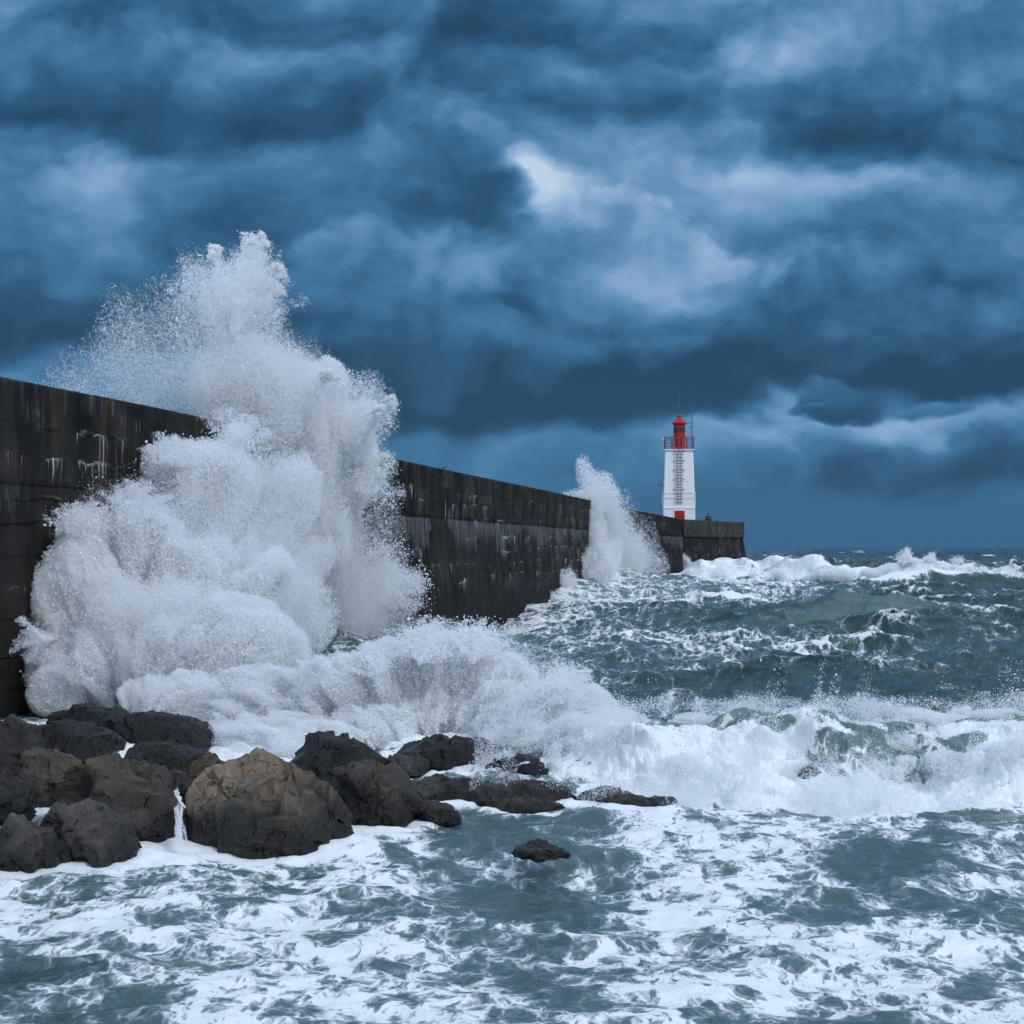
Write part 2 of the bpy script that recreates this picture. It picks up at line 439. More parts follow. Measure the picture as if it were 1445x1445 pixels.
def prof_lin(pts, step):
    out = []
    for (o0, z0), (o1, z1) in zip(pts[:-1], pts[1:]):
        m = max(1, int(abs(math.hypot(o1 - o0, z1 - z0)) / step))
        for i in range(m):
            f = i / m; out.append((o0 + (o1 - o0) * f, z0 + (z1 - z0) * f))
    out.append(pts[-1])
    res, v = [], None
    for i, (o, z) in enumerate(out):
        v = z if i == 0 else v + math.hypot(o - out[i - 1][0], z - out[i - 1][1]) * (1 if z >= out[i - 1][1] - 1e-6 else 1)
        res.append((o, z, z if o > -0.05 else v))
    return res

def build_breakwater():
    root = empty('breakwater', (0, 0, 0), 'long dark wet concrete breakwater running out to the lighthouse', 'sea wall')
    mw = mat_concrete('wet_concrete', 1.0)
    mh = mat_concrete('pier_head_concrete', 31.0, (0.026, 0.025, 0.024), head=True)
    path = resample(WALL_PTS, 0.16)
    keep = np.concatenate([np.arange(0, 560), np.arange(560, len(path), 2)])
    path = path[np.unique(np.clip(keep, 0, len(path) - 1))]
    # lower face, leaning back a little
    loft_wall('wall_face', path, prof_lin([(0.62, -4.0), (0.05, 4.25)], 0.14), mw, root, rough=0.022, seed=2.0)
    # upper band: stands proud, top with worn edge, then inner side of the parapet
    loft_wall('parapet', path, prof_lin([(0.03, 4.25), (0.065, 4.28), (0.07, 6.14), (0.03, 6.19), (-0.72, 6.20), (-0.76, 6.16), (-0.76, 5.24)], 0.12), mw, root, rough=0.042, seed=5.0)
    loft_wall('deck', path[::6], [(-0.745, 5.25, 5.2), (-3.0, 5.25, 7.5), (-6.2, 5.25, 10.7)], mw, root, rough=0.0, seed=5.0)
    loft_wall('harbour_face', path[::6], [(-6.2, 5.25, 5.2), (-6.2, -4.0, -4)], mw, root, rough=0.0, seed=5.0)
    # round head at the sea end
    A, B, C_, D_ = (19.1, 189.6), (28.55, 211.0), (25.2, 219.5), (13.2, 204.0)
    hp = np.array([A, B, C_, D_, A])
    pts = []
    for a, b in zip(hp[:-1], hp[1:]):
        m = 60
        for i in range(m): pts.append(np.array(a) + (np.array(b) - np.array(a)) * i / m)
    pts.append(hp[-1])
    pts = np.array(pts)
    head = bpy.data.objects.new('pier_head', None); COL.objects.link(head); head.parent = root
    def ring(offs, z):
        # offset corner polygon outward
        c = hp[:-1]; n = len(c); out = []
        for i in range(n):
            e0 = c[i] - c[i - 1]; e1 = c[(i + 1) % n] - c[i]
            n0 = np.array([e0[1], -e0[0]]) / np.linalg.norm(e0); n1 = np.array([e1[1], -e1[0]]) / np.linalg.norm(e1)
            b = n0 + n1; b /= np.dot(b, n0)
            out.append(c[i] + b * offs)
        return np.array(out)
    def head_wall(name, prof, mat):
        k = len(prof); rows = []; uvs = []
        m = 70
        for (o, z, v) in prof:
            r = ring(o, z); r = np.vstack([r, r[:1]])
            row = []; us = []; acc = 0
            for a, b in zip(r[:-1], r[1:]):
                L = np.linalg.norm(b - a)
                for i in range(m):
                    row.append((*(a + (b - a) * i / m), z)); us.append((acc + L * i / m, v))
                acc += L
            row.append((*r[0], z)); us.append((acc, v))
            rows.append(row); uvs.append(us)
        co = np.array(rows).reshape(-1, 3); uv = np.array(uvs).reshape(-1, 2)
        return mesh_np(name, co, grid_faces(k, 4 * m + 1, flip=False), mat, head, True, uv)
    head_wall('battered_base', prof_lin([(1.35, -4.0), (0.10, 4.17)], 0.25), mh)
    head_wall('parapet', prof_lin([(0.10, 4.17), (0.24, 4.20), (0.24, 6.13), (0.18, 6.2), (-0.5, 6.2), (-0.5, 5.27)], 0.2), mh)
    dk = ring(-0.47, 5.26)
    mesh_np('deck', np.array([(p[0], p[1], 5.3) for p in dk]), np.array([[0, 3, 2, 1]])[:, ::-1], mh, head, False, uv=np.array(dk) * 1.0)
build_breakwater()

def along_wall(px, z, off):
    """point on the wall seen at photo column px, offset to seaward"""
    p = np.array(WALL_PTS)
    r = p[:, 0] / p[:, 1]
    i = np.interp((px - CX) / F, r, np.arange(len(p)))
    x = np.interp(i, np.arange(len(p)), p[:, 0]); y = np.interp(i, np.arange(len(p)), p[:, 1])
    return (x + off * 0.98, y - off * 0.18, z)

# ------------------------------------------------------------------ plain paints and metals
def mat_paint(name, col, rough=0.45, dirt=0.25, dirtcol=(0.18, 0.16, 0.13), planks=0.0, scale=1.0, spec=0.4):
    m, t, out = new_mat(name)
    o = t.tex('Object'); x, y, z = t.sep(o)
    n = t.noise(t.vm('MULTIPLY', o, (1.6, 1.6, 0.45)), 1.4 * scale, 6, 0.62)
    f = t.noise(o, 14 * scale, 4, 0.6)
    c = t.mix(t.m('MULTIPLY', t.smooth(n, 0.5, 0.75), dirt), col, dirtcol)
    c = t.mix(t.m('MULTIPLY', t.smooth(f, 0.55, 0.75), dirt * 0.4), c, dirtcol)
    h = f
    if planks:
        fr = t.m('FRACT', t.m('DIVIDE', z, planks))
        gap = t.smooth(fr, 0.0, 0.07, 1.0, 0.0)
        c = t.mix(t.m('MULTIPLY', gap, 0.35), c, dirtcol)
        h = t.m('SUBTRACT', t.m('MULTIPLY', f, 0.2), gap)
    principled(t, out, c, rough, t.bump(h, 0.3, 0.02), spec)
    return m

def build_lighthouse():
    white = mat_paint('white_paint', (0.80, 0.80, 0.80), 0.5, 0.22, (0.36, 0.36, 0.36), planks=0.42)
    white2 = mat_paint('white_rail_paint', (0.74, 0.74, 0.74), 0.5, 0.1)
    red = mat_paint('red_paint', (0.36, 0.010, 0.012), 0.38, 0.3, (0.10, 0.008, 0.01))
    dred = mat_paint('dark_red_paint', (0.20, 0.008, 0.012), 0.35, 0.3, (0.06, 0.006, 0.008))
    pink = mat_paint('faded_red_paint', (0.42, 0.10, 0.11), 0.5, 0.3, (0.2, 0.05, 0.05))
    steel = mat_paint('galvanised_steel', (0.10, 0.11, 0.12), 0.45, 0.3, (0.05, 0.045, 0.04))
    black = mat_paint('black_iron', (0.012, 0.012, 0.013), 0.5, 0.1)
    m, t, out = new_mat('lantern_glass')
    principled(t, out, (0.02, 0.006, 0.008), 0.08, None, 0.5); glass = m
    D = 204.5
    X = (958.5 - CX) / F * D
    zg = 14.62
    root = empty('lighthouse', (X, D, 5.30), 'white tapered lighthouse with red lantern, red gallery rail and front ladder', 'lighthouse')
    root.rotation_euler = (0, 0, math.radians(-6.5))
    Z = lambda z: z - 5.30
    def tap(name, levels, mat, ch=0.18, bev=None):
        bm = bmesh.new(); rings = []
        for hw, z in levels:
            c = ch
            pts = [(-hw + c, -hw), (hw - c, -hw), (hw, -hw + c), (hw, hw - c), (hw - c, hw), (-hw + c, hw), (-hw, hw - c), (-hw, -hw + c)]
            rings.append([bm.verts.new((px, py, z)) for px, py in pts])
        for A, B in zip(rings[:-1], rings[1:]):
            for k in range(8): bm.faces.new((A[k], A[(k + 1) % 8], B[(k + 1) % 8], B[k]))
        bm.faces.new(rings[-1]); bm.faces.new(rings[0][::-1])
        return bm_obj(name, bm, mat, root)
    # plinth with the door, then the clad tower that steps out over it
    tap('plinth', [(1.92, 0.0), (1.90, Z(7.66))], white, 0.1)
    tw = tap('tower', [(1.97, Z(7.68)), (1.97, Z(7.78)), (1.90, Z(7.80)), (1.68, Z(14.50)), (1.76, Z(14.53)), (1.76, Z(14.66))], white, 0.1)
    bm = bmesh.new()
    for sx in (-1, 1): add_tube(bm, [(sx * 1.95, -1.98, Z(8.0)), (sx * 1.95, -1.98, Z(9.62))], 0.025)
    for zz in (9.0, 9.6): add_tube(bm, [(-1.95, -1.98, Z(zz)), (1.95, -1.98, Z(zz))], 0.03)
    bm_obj('lower_rail', bm, white2, root)
    # door
    bm = bmesh.new(); add_box(bm, (0.06, -1.925, 1.05), (1.16, 0.06, 2.1)); d = bm_obj('door', bm, red, root, bevel=0.01)
    bm = bmesh.new()
    for sx in (-0.62, 0.74): add_box(bm, (sx, -1.935, 1.06), (0.12, 0.09, 2.12))
    add_box(bm, (0.06, -1.935, 2.19), (1.48, 0.09, 0.12)); bm_obj('frame', bm, white2, d)
    bm = bmesh.new(); add_box(bm, (0.5, -1.985, 1.0), (0.05, 0.07, 0.16)); bm_obj('handle', bm, steel, d)
    # ladder up the front face: two rails, a spine and rungs, held off the wall by brackets
    def yl(z): return -(1.90 - (z - 7.8) * 0.22 / 6.7) - 0.17
    bm = bmesh.new()
    for x in (-0.44, 0.44): add_tube(bm, [(x, yl(8.3), Z(8.3)), (x, yl(14.6), Z(14.6)), (x, yl(14.6), Z(15.0))], 0.035)
    add_tube(bm, [(0, yl(8.3), Z(8.3)), (0, yl(14.6), Z(14.6))], 0.03)
    lad = bm_obj('ladder', bm, white2, root)
    z = 8.45; i = 0
    while z < 14.5:
        bm = bmesh.new(); add_box(bm, (0, yl(z), Z(z)), (0.88, 0.07, 0.085)); bm_obj('rung', bm, steel, lad); z += 0.355
    for z in (10.0, 11.2, 12.3, 13.4):
        for x in (-0.52, 0.52):
            bm = bmesh.new(); add_box(bm, (x, yl(z) + 0.08, Z(z)), (0.26, 0.2, 0.06)); bm_obj('bracket', bm, steel, lad)
    # gallery: floor and rail with solid red corner panels
    bm = bmesh.new(); add_box(bm, (0, 0, Z(14.72)), (3.72, 3.72, 0.12)); bm_obj('gallery_floor', bm, white, root, bevel=0.02)
    g0, g1, e = Z(14.78), Z(16.22), 1.72
    bm = bmesh.new()
    for zz in (g0 + 0.35, g0 + 0.7, g0 + 1.05, g1):
        r = 0.05 if zz == g1 else 0.03
        for sx, sy, ex, ey in ((-e, -e, e, -e), (e, -e, e, e), (e, e, -e, e), (-e, e, -e, -e)):
            add_tube(bm, [(sx, sy, zz), (ex, ey, zz)], r, 6)
    for k in range(5):
        f = -e + 2 * e * k / 4
        for p in ((f, -e), (f, e), (-e, f), (e, f)):
            add_tube(bm, [(p[0], p[1], g0), (p[0], p[1], g1)], 0.045, 6)
    rail = bm_obj('gallery_rail', bm, dred, root)
    for sx, sy in ((-1, -1), (1, -1), (1, 1), (-1, 1)):
        bm = bmesh.new(); add_box(bm, (sx * (e - 0.02), sy * (e - 0.16), (g0 + g1) / 2), (0.05, 0.3, g1 - g0 - 0.1)); bm_obj('rail_panel', bm, dred, rail)
    # faded hoop guarding the head of the ladder
    bm = bmesh.new()
    for x in (-0.5, 0.0, 0.5): add_tube(bm, [(x, -1.92, Z(14.3)), (x, -1.92, g1 - 0.05)], 0.04, 6)
    for zz in (g0 + 0.2, g1 - 0.05): add_tube(bm, [(-0.5, -1.92, zz), (0.5, -1.92, zz)], 0.04, 6)
    bm_obj('ladder_guard', bm, pink, root)
    # lantern room, its glazing and its cupola
    bm = bmesh.new(); add_lathe(bm, [(0.66, Z(14.78)), (0.66, Z(16.35)), (0.72, Z(16.38)), (0.72, Z(16.5)), (0.66, Z(16.53)), (0.66, Z(17.75)), (0.74, Z(17.8)), (0.74, Z(17.9))], 16)
    ln = bm_obj('lantern_room', bm, red, root)
    for k in range(8):
        a = math.pi / 8 + k * math.pi / 4
        bm = bmesh.new(); add_box(bm, (0.655 * math.cos(a), 0.655 * math.sin(a), Z(17.15)), (0.05, 0.33, 0.62), a); bm_obj('window', bm, glass, ln)
    bm = bmesh.new(); add_box(bm, (0.02, -0.655, Z(15.55)), (0.55, 0.05, 1.4)); bm_obj('door', bm, dred, ln)
    bm = bmesh.new(); add_lathe(bm, [(0.86, Z(17.88)), (0.88, Z(17.98)), (0.62, Z(18.28)), (0.40, Z(18.50)), (0.26, Z(18.60)), (0.22, Z(18.74)), (0.25, Z(18.86)), (0.14, Z(19.0)), (0.03, Z(19.04))], 20)
    rf = bm_obj('roof', bm, red, root, smooth=False)
    bm = bmesh.new(); add_tube(bm, [(0, 0, Z(19.0)), (0, 0, Z(20.6))], 0.065, 6); add_tube(bm, [(0, 0, Z(20.6)), (0, 0, Z(21.95))], 0.05, 6); bm_obj('lightning_rod', bm, steel, rf)
    # slim radio mast clamped to the gallery
    bm = bmesh.new()
    add_tube(bm, [(1.52, -0.4, g0), (1.52, -0.4, Z(18.6))], 0.065, 6); add_tube(bm, [(1.52, -0.4, Z(18.6)), (1.52, -0.4, Z(20.2))], 0.048, 6)
    add_tube(bm, [(1.52, -0.4, Z(20.1)), (1.38, -0.4, Z(20.38))], 0.02, 5); add_tube(bm, [(1.52, -0.4, Z(20.1)), (1.68, -0.4, Z(20.4))], 0.02, 5)
    add_tube(bm, [(0.7, -0.3, Z(17.92)), (1.52, -0.4, Z(17.96))], 0.035, 6)
    add_tube(bm, [(1.05, -0.4, Z(17.48)), (1.52, -0.4, Z(17.48))], 0.035, 6); add_box(bm, (1.44, -0.4, Z(17.44)), (0.2, 0.1, 0.18))
    bm_obj('radio_mast', bm, steel, root)
    # arm sticking out to the left, small camera on the rail
    bm = bmesh.new(); add_tube(bm, [(-1.80, -0.6, Z(10.55)), (-2.62, -0.6, Z(10.55))], 0.035, 6)
    for x in (-2.1, -2.3, -2.5): add_tube(bm, [(x, -0.78, Z(10.55)), (x, -0.42, Z(10.55))], 0.02, 5)
    bm_obj('aerial_arm', bm, steel, root)
    bm = bmesh.new(); add_box(bm, (-1.85, -1.72, Z(16.0)), (0.22, 0.28, 0.14)); bm_obj('camera_box', bm, white2, root, bevel=0.02)
build_lighthouse()

def build_small_things():
    iron = mat_paint('black_iron', (0.012, 0.012, 0.014), 0.5, 0.1)
    conc = mat_paint('grey_concrete', (0.14, 0.145, 0.14), 0.8, 0.5, (0.07, 0.065, 0.06))
    rust = mat_paint('rusty_iron', (0.03, 0.022, 0.018), 0.7, 0.5, (0.08, 0.03, 0.012))
    # bollard on the deck beside the tower
    D = 196.0; x = (932.5 - CX) / F * D
    bm = bmesh.new(); add_lathe(bm, [(0.14, 0.0), (0.14, 1.28), (0.19, 1.32), (0.19, 1.48), (0.10, 1.52)], 14)
    o = bm_obj('bollard', bm, iron); o.location = (x, D, 5.27); tag(o, 'small black iron bollard on the breakwater just left of the lighthouse plinth', 'bollard')
    D = 203.0; x = (987 - CX) / F * D
    bm = bmesh.new(); add_box(bm, (0, 0, 0.52), (0.85, 0.6, 1.04)); add_box(bm, (0.12, 0, 1.09), (0.5, 0.45, 0.1))
    o = bm_obj('concrete_block', bm, conc, bevel=0.03); o.location = (x, D, 5.3); tag(o, 'low grey concrete block on the pier head between lighthouse and person', 'block')
    # bent iron rod sticking out of the wall top
    p = along_wall(630, 6.17, -0.3)
    bm = bmesh.new(); add_tube(bm, [(-0.12, 0, -0.05), (0.02, 0, 0.10), (0.20, 0, 0.17)], 0.022, 6)
    o = bm_obj('iron_rod', bm, rust); o.location = p; tag(o, 'short bent iron rod sticking up from the top of the breakwater', 'rod')
    p = along_wall(881, 6.17, -0.4)
    bm = bmesh.new(); add_tube(bm, [(0, 0, -0.05), (0, 0, 0.32)], 0.07, 8); add_tube(bm, [(0, 0, 0.25), (0.24, 0, 0.12)], 0.04, 6)
    o = bm_obj('iron_stub', bm, rust); o.location = p; tag(o, 'tiny iron stub on the breakwater top beyond the far splash', 'post')
build_small_things()

def build_person():
    D = 200.6; x = (999.5 - CX) / F * D
    root = empty('person', (x, D, 5.30), 'person in a dark hooded coat standing behind the parapet near the lighthouse', 'person')
    cloth = mat_paint('dark_coat', (0.008, 0.009, 0.012), 0.8, 0.1)
    skin = mat_paint('skin', (0.30, 0.17, 0.12), 0.5, 0.05)
    V = [(0, 0, 0.95), (0, 0, 1.15), (0, 0, 1.36), (0, -0.01, 1.47), (0, -0.02, 1.55), (0, -0.03, 1.64), (0, -0.02, 1.72),
         (0.18, 0, 1.40), (0.30, -0.05, 1.16), (0.20, -0.30, 1.02), (-0.18, 0, 1.40), (-0.30, -0.05, 1.16), (-0.20, -0.30, 1.02),
         (0.10, 0, 0.88), (0.11, -0.02, 0.48), (0.11, 0.02, 0.09), (0.11, -0.14, 0.04), (-0.10, 0, 0.88), (-0.11, -0.02, 0.48), (-0.11, 0.02, 0.09), (-0.11, -0.14, 0.04)]
    E = [(0, 1), (1, 2), (2, 3), (3, 4), (4, 5), (5, 6), (2, 7), (7, 8), (8, 9), (2, 10), (10, 11), (11, 12), (0, 13), (13, 14), (14, 15), (15, 16), (0, 17), (17, 18), (18, 19), (19, 20)]
    R = [.17, .18, .19, .08, .075, .095, .075, .10, .075, .05, .10, .075, .05, .11, .075, .055, .04, .11, .075, .055, .04]
    me = bpy.data.meshes.new('body'); me.from_pydata(V, E, []); me.update()
    o = bpy.data.objects.new('body', me); COL.objects.link(o); o.parent = root
    sk = o.modifiers.new('skin', 'SKIN')
    for i, r in enumerate(R):
        me.skin_vertices[0].data[i].radius = (r, r); me.skin_vertices[0].data[i].use_root = i == 0
    ss = o.modifiers.new('sub', 'SUBSURF'); ss.levels = 2; ss.render_levels = 2
    me.materials.append(skin)
    # long coat over the body, wide at the shoulders, and a close hood
    bm = bmesh.new()
    for prof in ([(0.30, 0.55), (0.31, 0.8), (0.33, 1.0), (0.36, 1.18), (0.33, 1.32), (0.22, 1.44), (0.10, 1.50)],):
        add_lathe(bm, prof, 18)
    for v in bm.verts: v.co.y *= 0.72; v.co.x *= 1.08
    co = bm_obj('coat', bm, cloth, root, smooth=True)
    for s in (-1, 1):
        bm = bmesh.new(); add_lathe(bm, [(0.055, -0.02), (0.075, 0.1), (0.085, 0.3), (0.08, 0.34)], 10)
        for v in bm.verts: pass
        c = bm_obj('sleeve', bm, cloth, root, smooth=True); c.location = (s * 0.20, -0.33, 1.0); c.rotation_euler = (math.radians(-58), math.radians(12 * s), 0)
    bm = bmesh.new(); add_lathe(bm, [(0.11, 1.45), (0.125, 1.55), (0.125, 1.66), (0.10, 1.76), (0.03, 1.80)], 14)
    for v in bm.verts:
        if v.co.y < -0.06 and 1.5 < v.co.z < 1.72: v.co.y = -0.06
    bm_obj('hood', bm, cloth, root, smooth=True)
    bm = bmesh.new(); add_box(bm, (0.04, -0.245, 1.22), (0.10, 0.03, 0.09)); bm_obj('badge', bm, mat_paint('pale_patch', (0.55, 0.57, 0.6), 0.6, 0.1), co)
build_person()
# ------------------------------------------------------------------ boulders
def mat_rock(name, dry, wet, seed, wetline=0.35, wetsoft=0.5, gloss=0.50):
    m, t, out = new_mat(name)
    o = t.tex('Object'); x, y, z = t.sep(o)
    g = t.n.new('ShaderNodeNewGeometry'); gx, gy, gz = t.sep(g.outputs['Position'])
    p = t.vm('ADD', o, (seed, seed * 0.7, 0))
    n1 = t.noise(p, 1.1, 6, 0.6); n2 = t.noise(p, 5.0, 8, 0.65); n3 = t.noise(p, 28.0, 5, 0.7); n4 = t.noise(p, 110.0, 3, 0.6)
    strata = t.noise(t.vm('MULTIPLY', p, (0.7, 0.7, 4.0)), 3.0, 5, 0.6, 0.6)
    c = t.mix(t.smooth(n1, 0.35, 0.65), tuple(q * 0.6 for q in dry), tuple(q * 1.35 for q in dry))
    c = t.mix(t.m('MULTIPLY', t.smooth(n2, 0.45, 0.7), 0.55), c, tuple(q * r for q, r in zip(dry, (0.42, 0.42, 0.46))))
    c = t.mix(t.m('MULTIPLY', t.smooth(strata, 0.5, 0.66), 0.4), c, tuple(q * r for q, r in zip(dry, (1.35, 1.1, 0.8))))
    c = t.mix(t.m('MULTIPLY', t.smooth(n3, 0.5, 0.7), 0.5), c, tuple(q * 0.3 for q in dry))
    c = t.mix(t.m('MULTIPLY', t.smooth(n4, 0.55, 0.75), 0.35), c, tuple(min(q * 2.0, 0.4) for q in dry))
    # pits worn by the sea, each seen as a small dark hole
    v1 = t.voro(t.vm('ADD', p, t.vm('SCALE', t.noise(p, 6.0, 2, 0.5, 0, 1), scale=0.12)), 6.5)
    pit_on = t.smooth(t.noise(p, 1.6, 2, 0.5), 0.42, 0.54)
    pit = t.m('MULTIPLY', t.smooth(v1, 0.10, 0.26, 1.0, 0.0), pit_on)
    v2 = t.voro(p, 22.0)
    pit2 = t.m('MULTIPLY', t.smooth(v2, 0.12, 0.3, 1.0, 0.0), t.smooth(n2, 0.45, 0.6))
    crk = t.voro(t.vm('ADD', p, t.vm('SCALE', t.noise(p, 2.5, 4, 0.6, 0, 1), scale=0.5)), 1.5, 'DISTANCE_TO_EDGE')
    crack = t.m('MULTIPLY', t.smooth(crk, 0.0, 0.016, 1.0, 0.0), t.smooth(n1, 0.52, 0.64))
    c = t.mix(t.m('MULTIPLY', t.m('MAXIMUM', pit, t.m('MULTIPLY', crack, 0.6)), 0.75), c, tuple(q * 0.16 for q in dry))
    wl = t.m('ADD', gz, t.m('MULTIPLY', t.m('SUBTRACT', n1, 0.5), 1.1))
    wetf = t.smooth(wl, wetline, wetline + wetsoft, 1.0, 0.0)
    c = t.mix(wetf, c, t.mix(t.smooth(n2, 0.35, 0.7), tuple(q * 0.5 for q in wet), wet))
    h = t.m('ADD', t.m('ADD', t.m('MULTIPLY', n2, 1.0), t.m('MULTIPLY', n3, 0.4)), t.m('ADD', t.m('MULTIPLY', n4, 0.12), t.m('MULTIPLY', strata, 0.3)))
    h = t.m('SUBTRACT', h, t.m('ADD', t.m('MULTIPLY', pit, 0.7), t.m('ADD', t.m('MULTIPLY', pit2, 0.3), t.m('MULTIPLY', crack, 0.7))))
    nrm = t.bump(h, 1.0, 0.075)
    rough = t.m('SUBTRACT', t.m('ADD', 0.72, t.m('MULTIPLY', n3, 0.25)), t.m('MULTIPLY', t.m('MAXIMUM', wetf, t.smooth(n1, 0.52, 0.62)), gloss))
    principled(t, out, c, rough, nrm, 0.5)
    return m

def ico_dirs(level):
    bm = bmesh.new(); bmesh.ops.create_icosphere(bm, subdivisions=level, radius=1.0)
    bm.verts.ensure_lookup_table()
    co = np.array([v.co[:] for v in bm.verts]); fa = np.array([[v.index for v in f.verts] for f in bm.faces])
    bm.free(); return co, fa
ICO = {k: ico_dirs(k) for k in (6, 7)}

def poly_radius(poly, c, th):
    """distance from c to the outline in direction th (outline star shaped about c)"""
    p = np.array(poly) - c
    a = np.arctan2(p[:, 1], p[:, 0])
    ang = np.linspace(-np.pi, np.pi, 721)
    R = np.zeros_like(ang)
    q = np.roll(p, -1, axis=0)
    for i, t_ in enumerate(ang):
        d = np.array([math.cos(t_), math.sin(t_)])
        best = 0
        for s, e in zip(p, q):
            ed = e - s
            den = d[0] * ed[1] - d[1] * ed[0]
            if abs(den) < 1e-12: continue
            r = (s[0] * ed[1] - s[1] * ed[0]) / den
            w = (s[0] * d[1] - s[1] * d[0]) / den
            if -1e-6 <= w <= 1 + 1e-6 and r > best: best = r
        R[i] = best
    k = np.ones(5) / 5
    R = np.convolve(np.pad(R, 2, mode='wrap'), k, mode='valid')
    return np.interp(th, ang, R)

def rock(label, outline, D, depth, mat, seed, facets=14, cut=0.80, rough=0.10, level=6, front=0.0, name='boulder', planes=()):
    """outline: photo positions round the boulder as the camera sees it, depth: its thickness in metres"""
    rg = np.random.default_rng(seed)
    W = np.array([P(x, y, D) for x, y in outline])
    c = np.array([W[:, 0].mean(), W[:, 2].min() * 0.6 + W[:, 2].max() * 0.4])
    dirs, fa = ICO[level]
    # irregular copy of the directions so that repeats differ
    th = np.arctan2(dirs[:, 2], dirs[:, 0])
    R = poly_radius(W[:, [0, 2]], c, th)
    ny = dirs[:, 1]
    inpl = (1 - np.abs(ny) ** 2.3) ** (1 / 2.3)
    ext = R.max()
    x = R * inpl * np.cos(th); z = R * inpl * np.sin(th)
    y = depth / 2 * np.sign(ny) * np.abs(ny) ** 0.9
    # the back half is lower than the front crest: keeps a natural hump
    p = np.stack([x, y, z], 1)
    s = np.array([W[:, 0].max() - W[:, 0].min(), depth, W[:, 2].max() - W[:, 2].min()]) / 2
    cuts = [(np.array(n, float), fr) for n, fr in planes]
    for k in range(facets):
        tilt = math.radians(rg.uniform(24, 56)); az = rg.uniform(0, 2 * math.pi)
        sg = -1 if k % 4 else 1
        cuts.append((np.array([math.sin(tilt) * math.cos(az), sg * math.cos(tilt), math.sin(tilt) * math.sin(az)]), rg.uniform(cut - 0.22, cut + 0.02)))
    for n, fr in cuts:
        n = n / np.linalg.norm(n)
        dist = (p @ n)
        over = np.maximum(dist - np.quantile(dist, 0.999) * fr, 0)
        p -= over[:, None] * n[None, :] * 0.97
    # chips: each patch of the surface breaks off along a plane of its own
    for M_, tilt_, bl_ in ((13, 0.45, 0.9), (60, 0.5, 0.75)):
        idx = rg.choice(len(p), M_, replace=False)
        S = p[idx]; N = S / (s[None, :] ** 2); N /= np.linalg.norm(N, axis=1)[:, None]
        N = N + rg.normal(size=N.shape) * tilt_; N /= np.linalg.norm(N, axis=1)[:, None]
        wob = p + (np.stack([fbm(p * 2.3 / (s.min() + 0.2) + 5, 3), fbm(p * 2.3 / (s.min() + 0.2) + 15, 3), fbm(p * 2.3 / (s.min() + 0.2) + 25, 3)], 1) - 0.5) * 0.5 * s.min()
        best = np.full(len(p), 1e9); who = np.zeros(len(p), int)
        for j in range(M_):
            dj = ((wob - S[j]) ** 2).sum(1)
            m_ = dj < best; best[m_] = dj[m_]; who[m_] = j
        dd = ((p - S[who]) * N[who]).sum(1)
        lim = 0.20 * s.min()
        p -= (np.clip(dd, -lim, lim) * bl_)[:, None] * N[who]
    q = p + seed * 3.1
    nd = p / (s[None, :] ** 2); nd /= np.linalg.norm(nd, axis=1)[:, None] + 1e-9
    sz = s.min() + 0.25
    d = (fbm(q * 1.3 / sz, 6, 0.52) - 0.5) * 1.6 * rough * sz
    d += (billow(q * 2.4 / sz, 5, 0.55) - 0.35) * rough * 0.7 * sz
    d -= np.maximum(fbm(q * np.array([1.2, 1.2, 3.2]) * 1.6 / sz, 4) - 0.56, 0) * rough * 3.0 * sz
    d += (fbm(q * 14, 4, 0.6) - 0.5) * 0.05
    p += nd * d[:, None]
    ctr = np.array([c[0], D, c[1]])
    base = max(p[:, 2].min(), -ctr[2] - 0.9)
    low = np.abs(p[:, 2] + ctr[2]) < 0.15
    if low.sum() > 10:
        e0, e1 = p[low].min(0), p[low].max(0)
        ROCKS.append((ctr[0] + (e0[0] + e1[0]) / 2, ctr[1] + (e0[1] + e1[1]) / 2, (e1[0] - e0[0]) / 2, (e1[1] - e0[1]) / 2))
    o = mesh_np(name, p, fa, mat, None, True)
    o.location = ctr
    return tag(o, label, 'boulder', 'boulders on the shore')

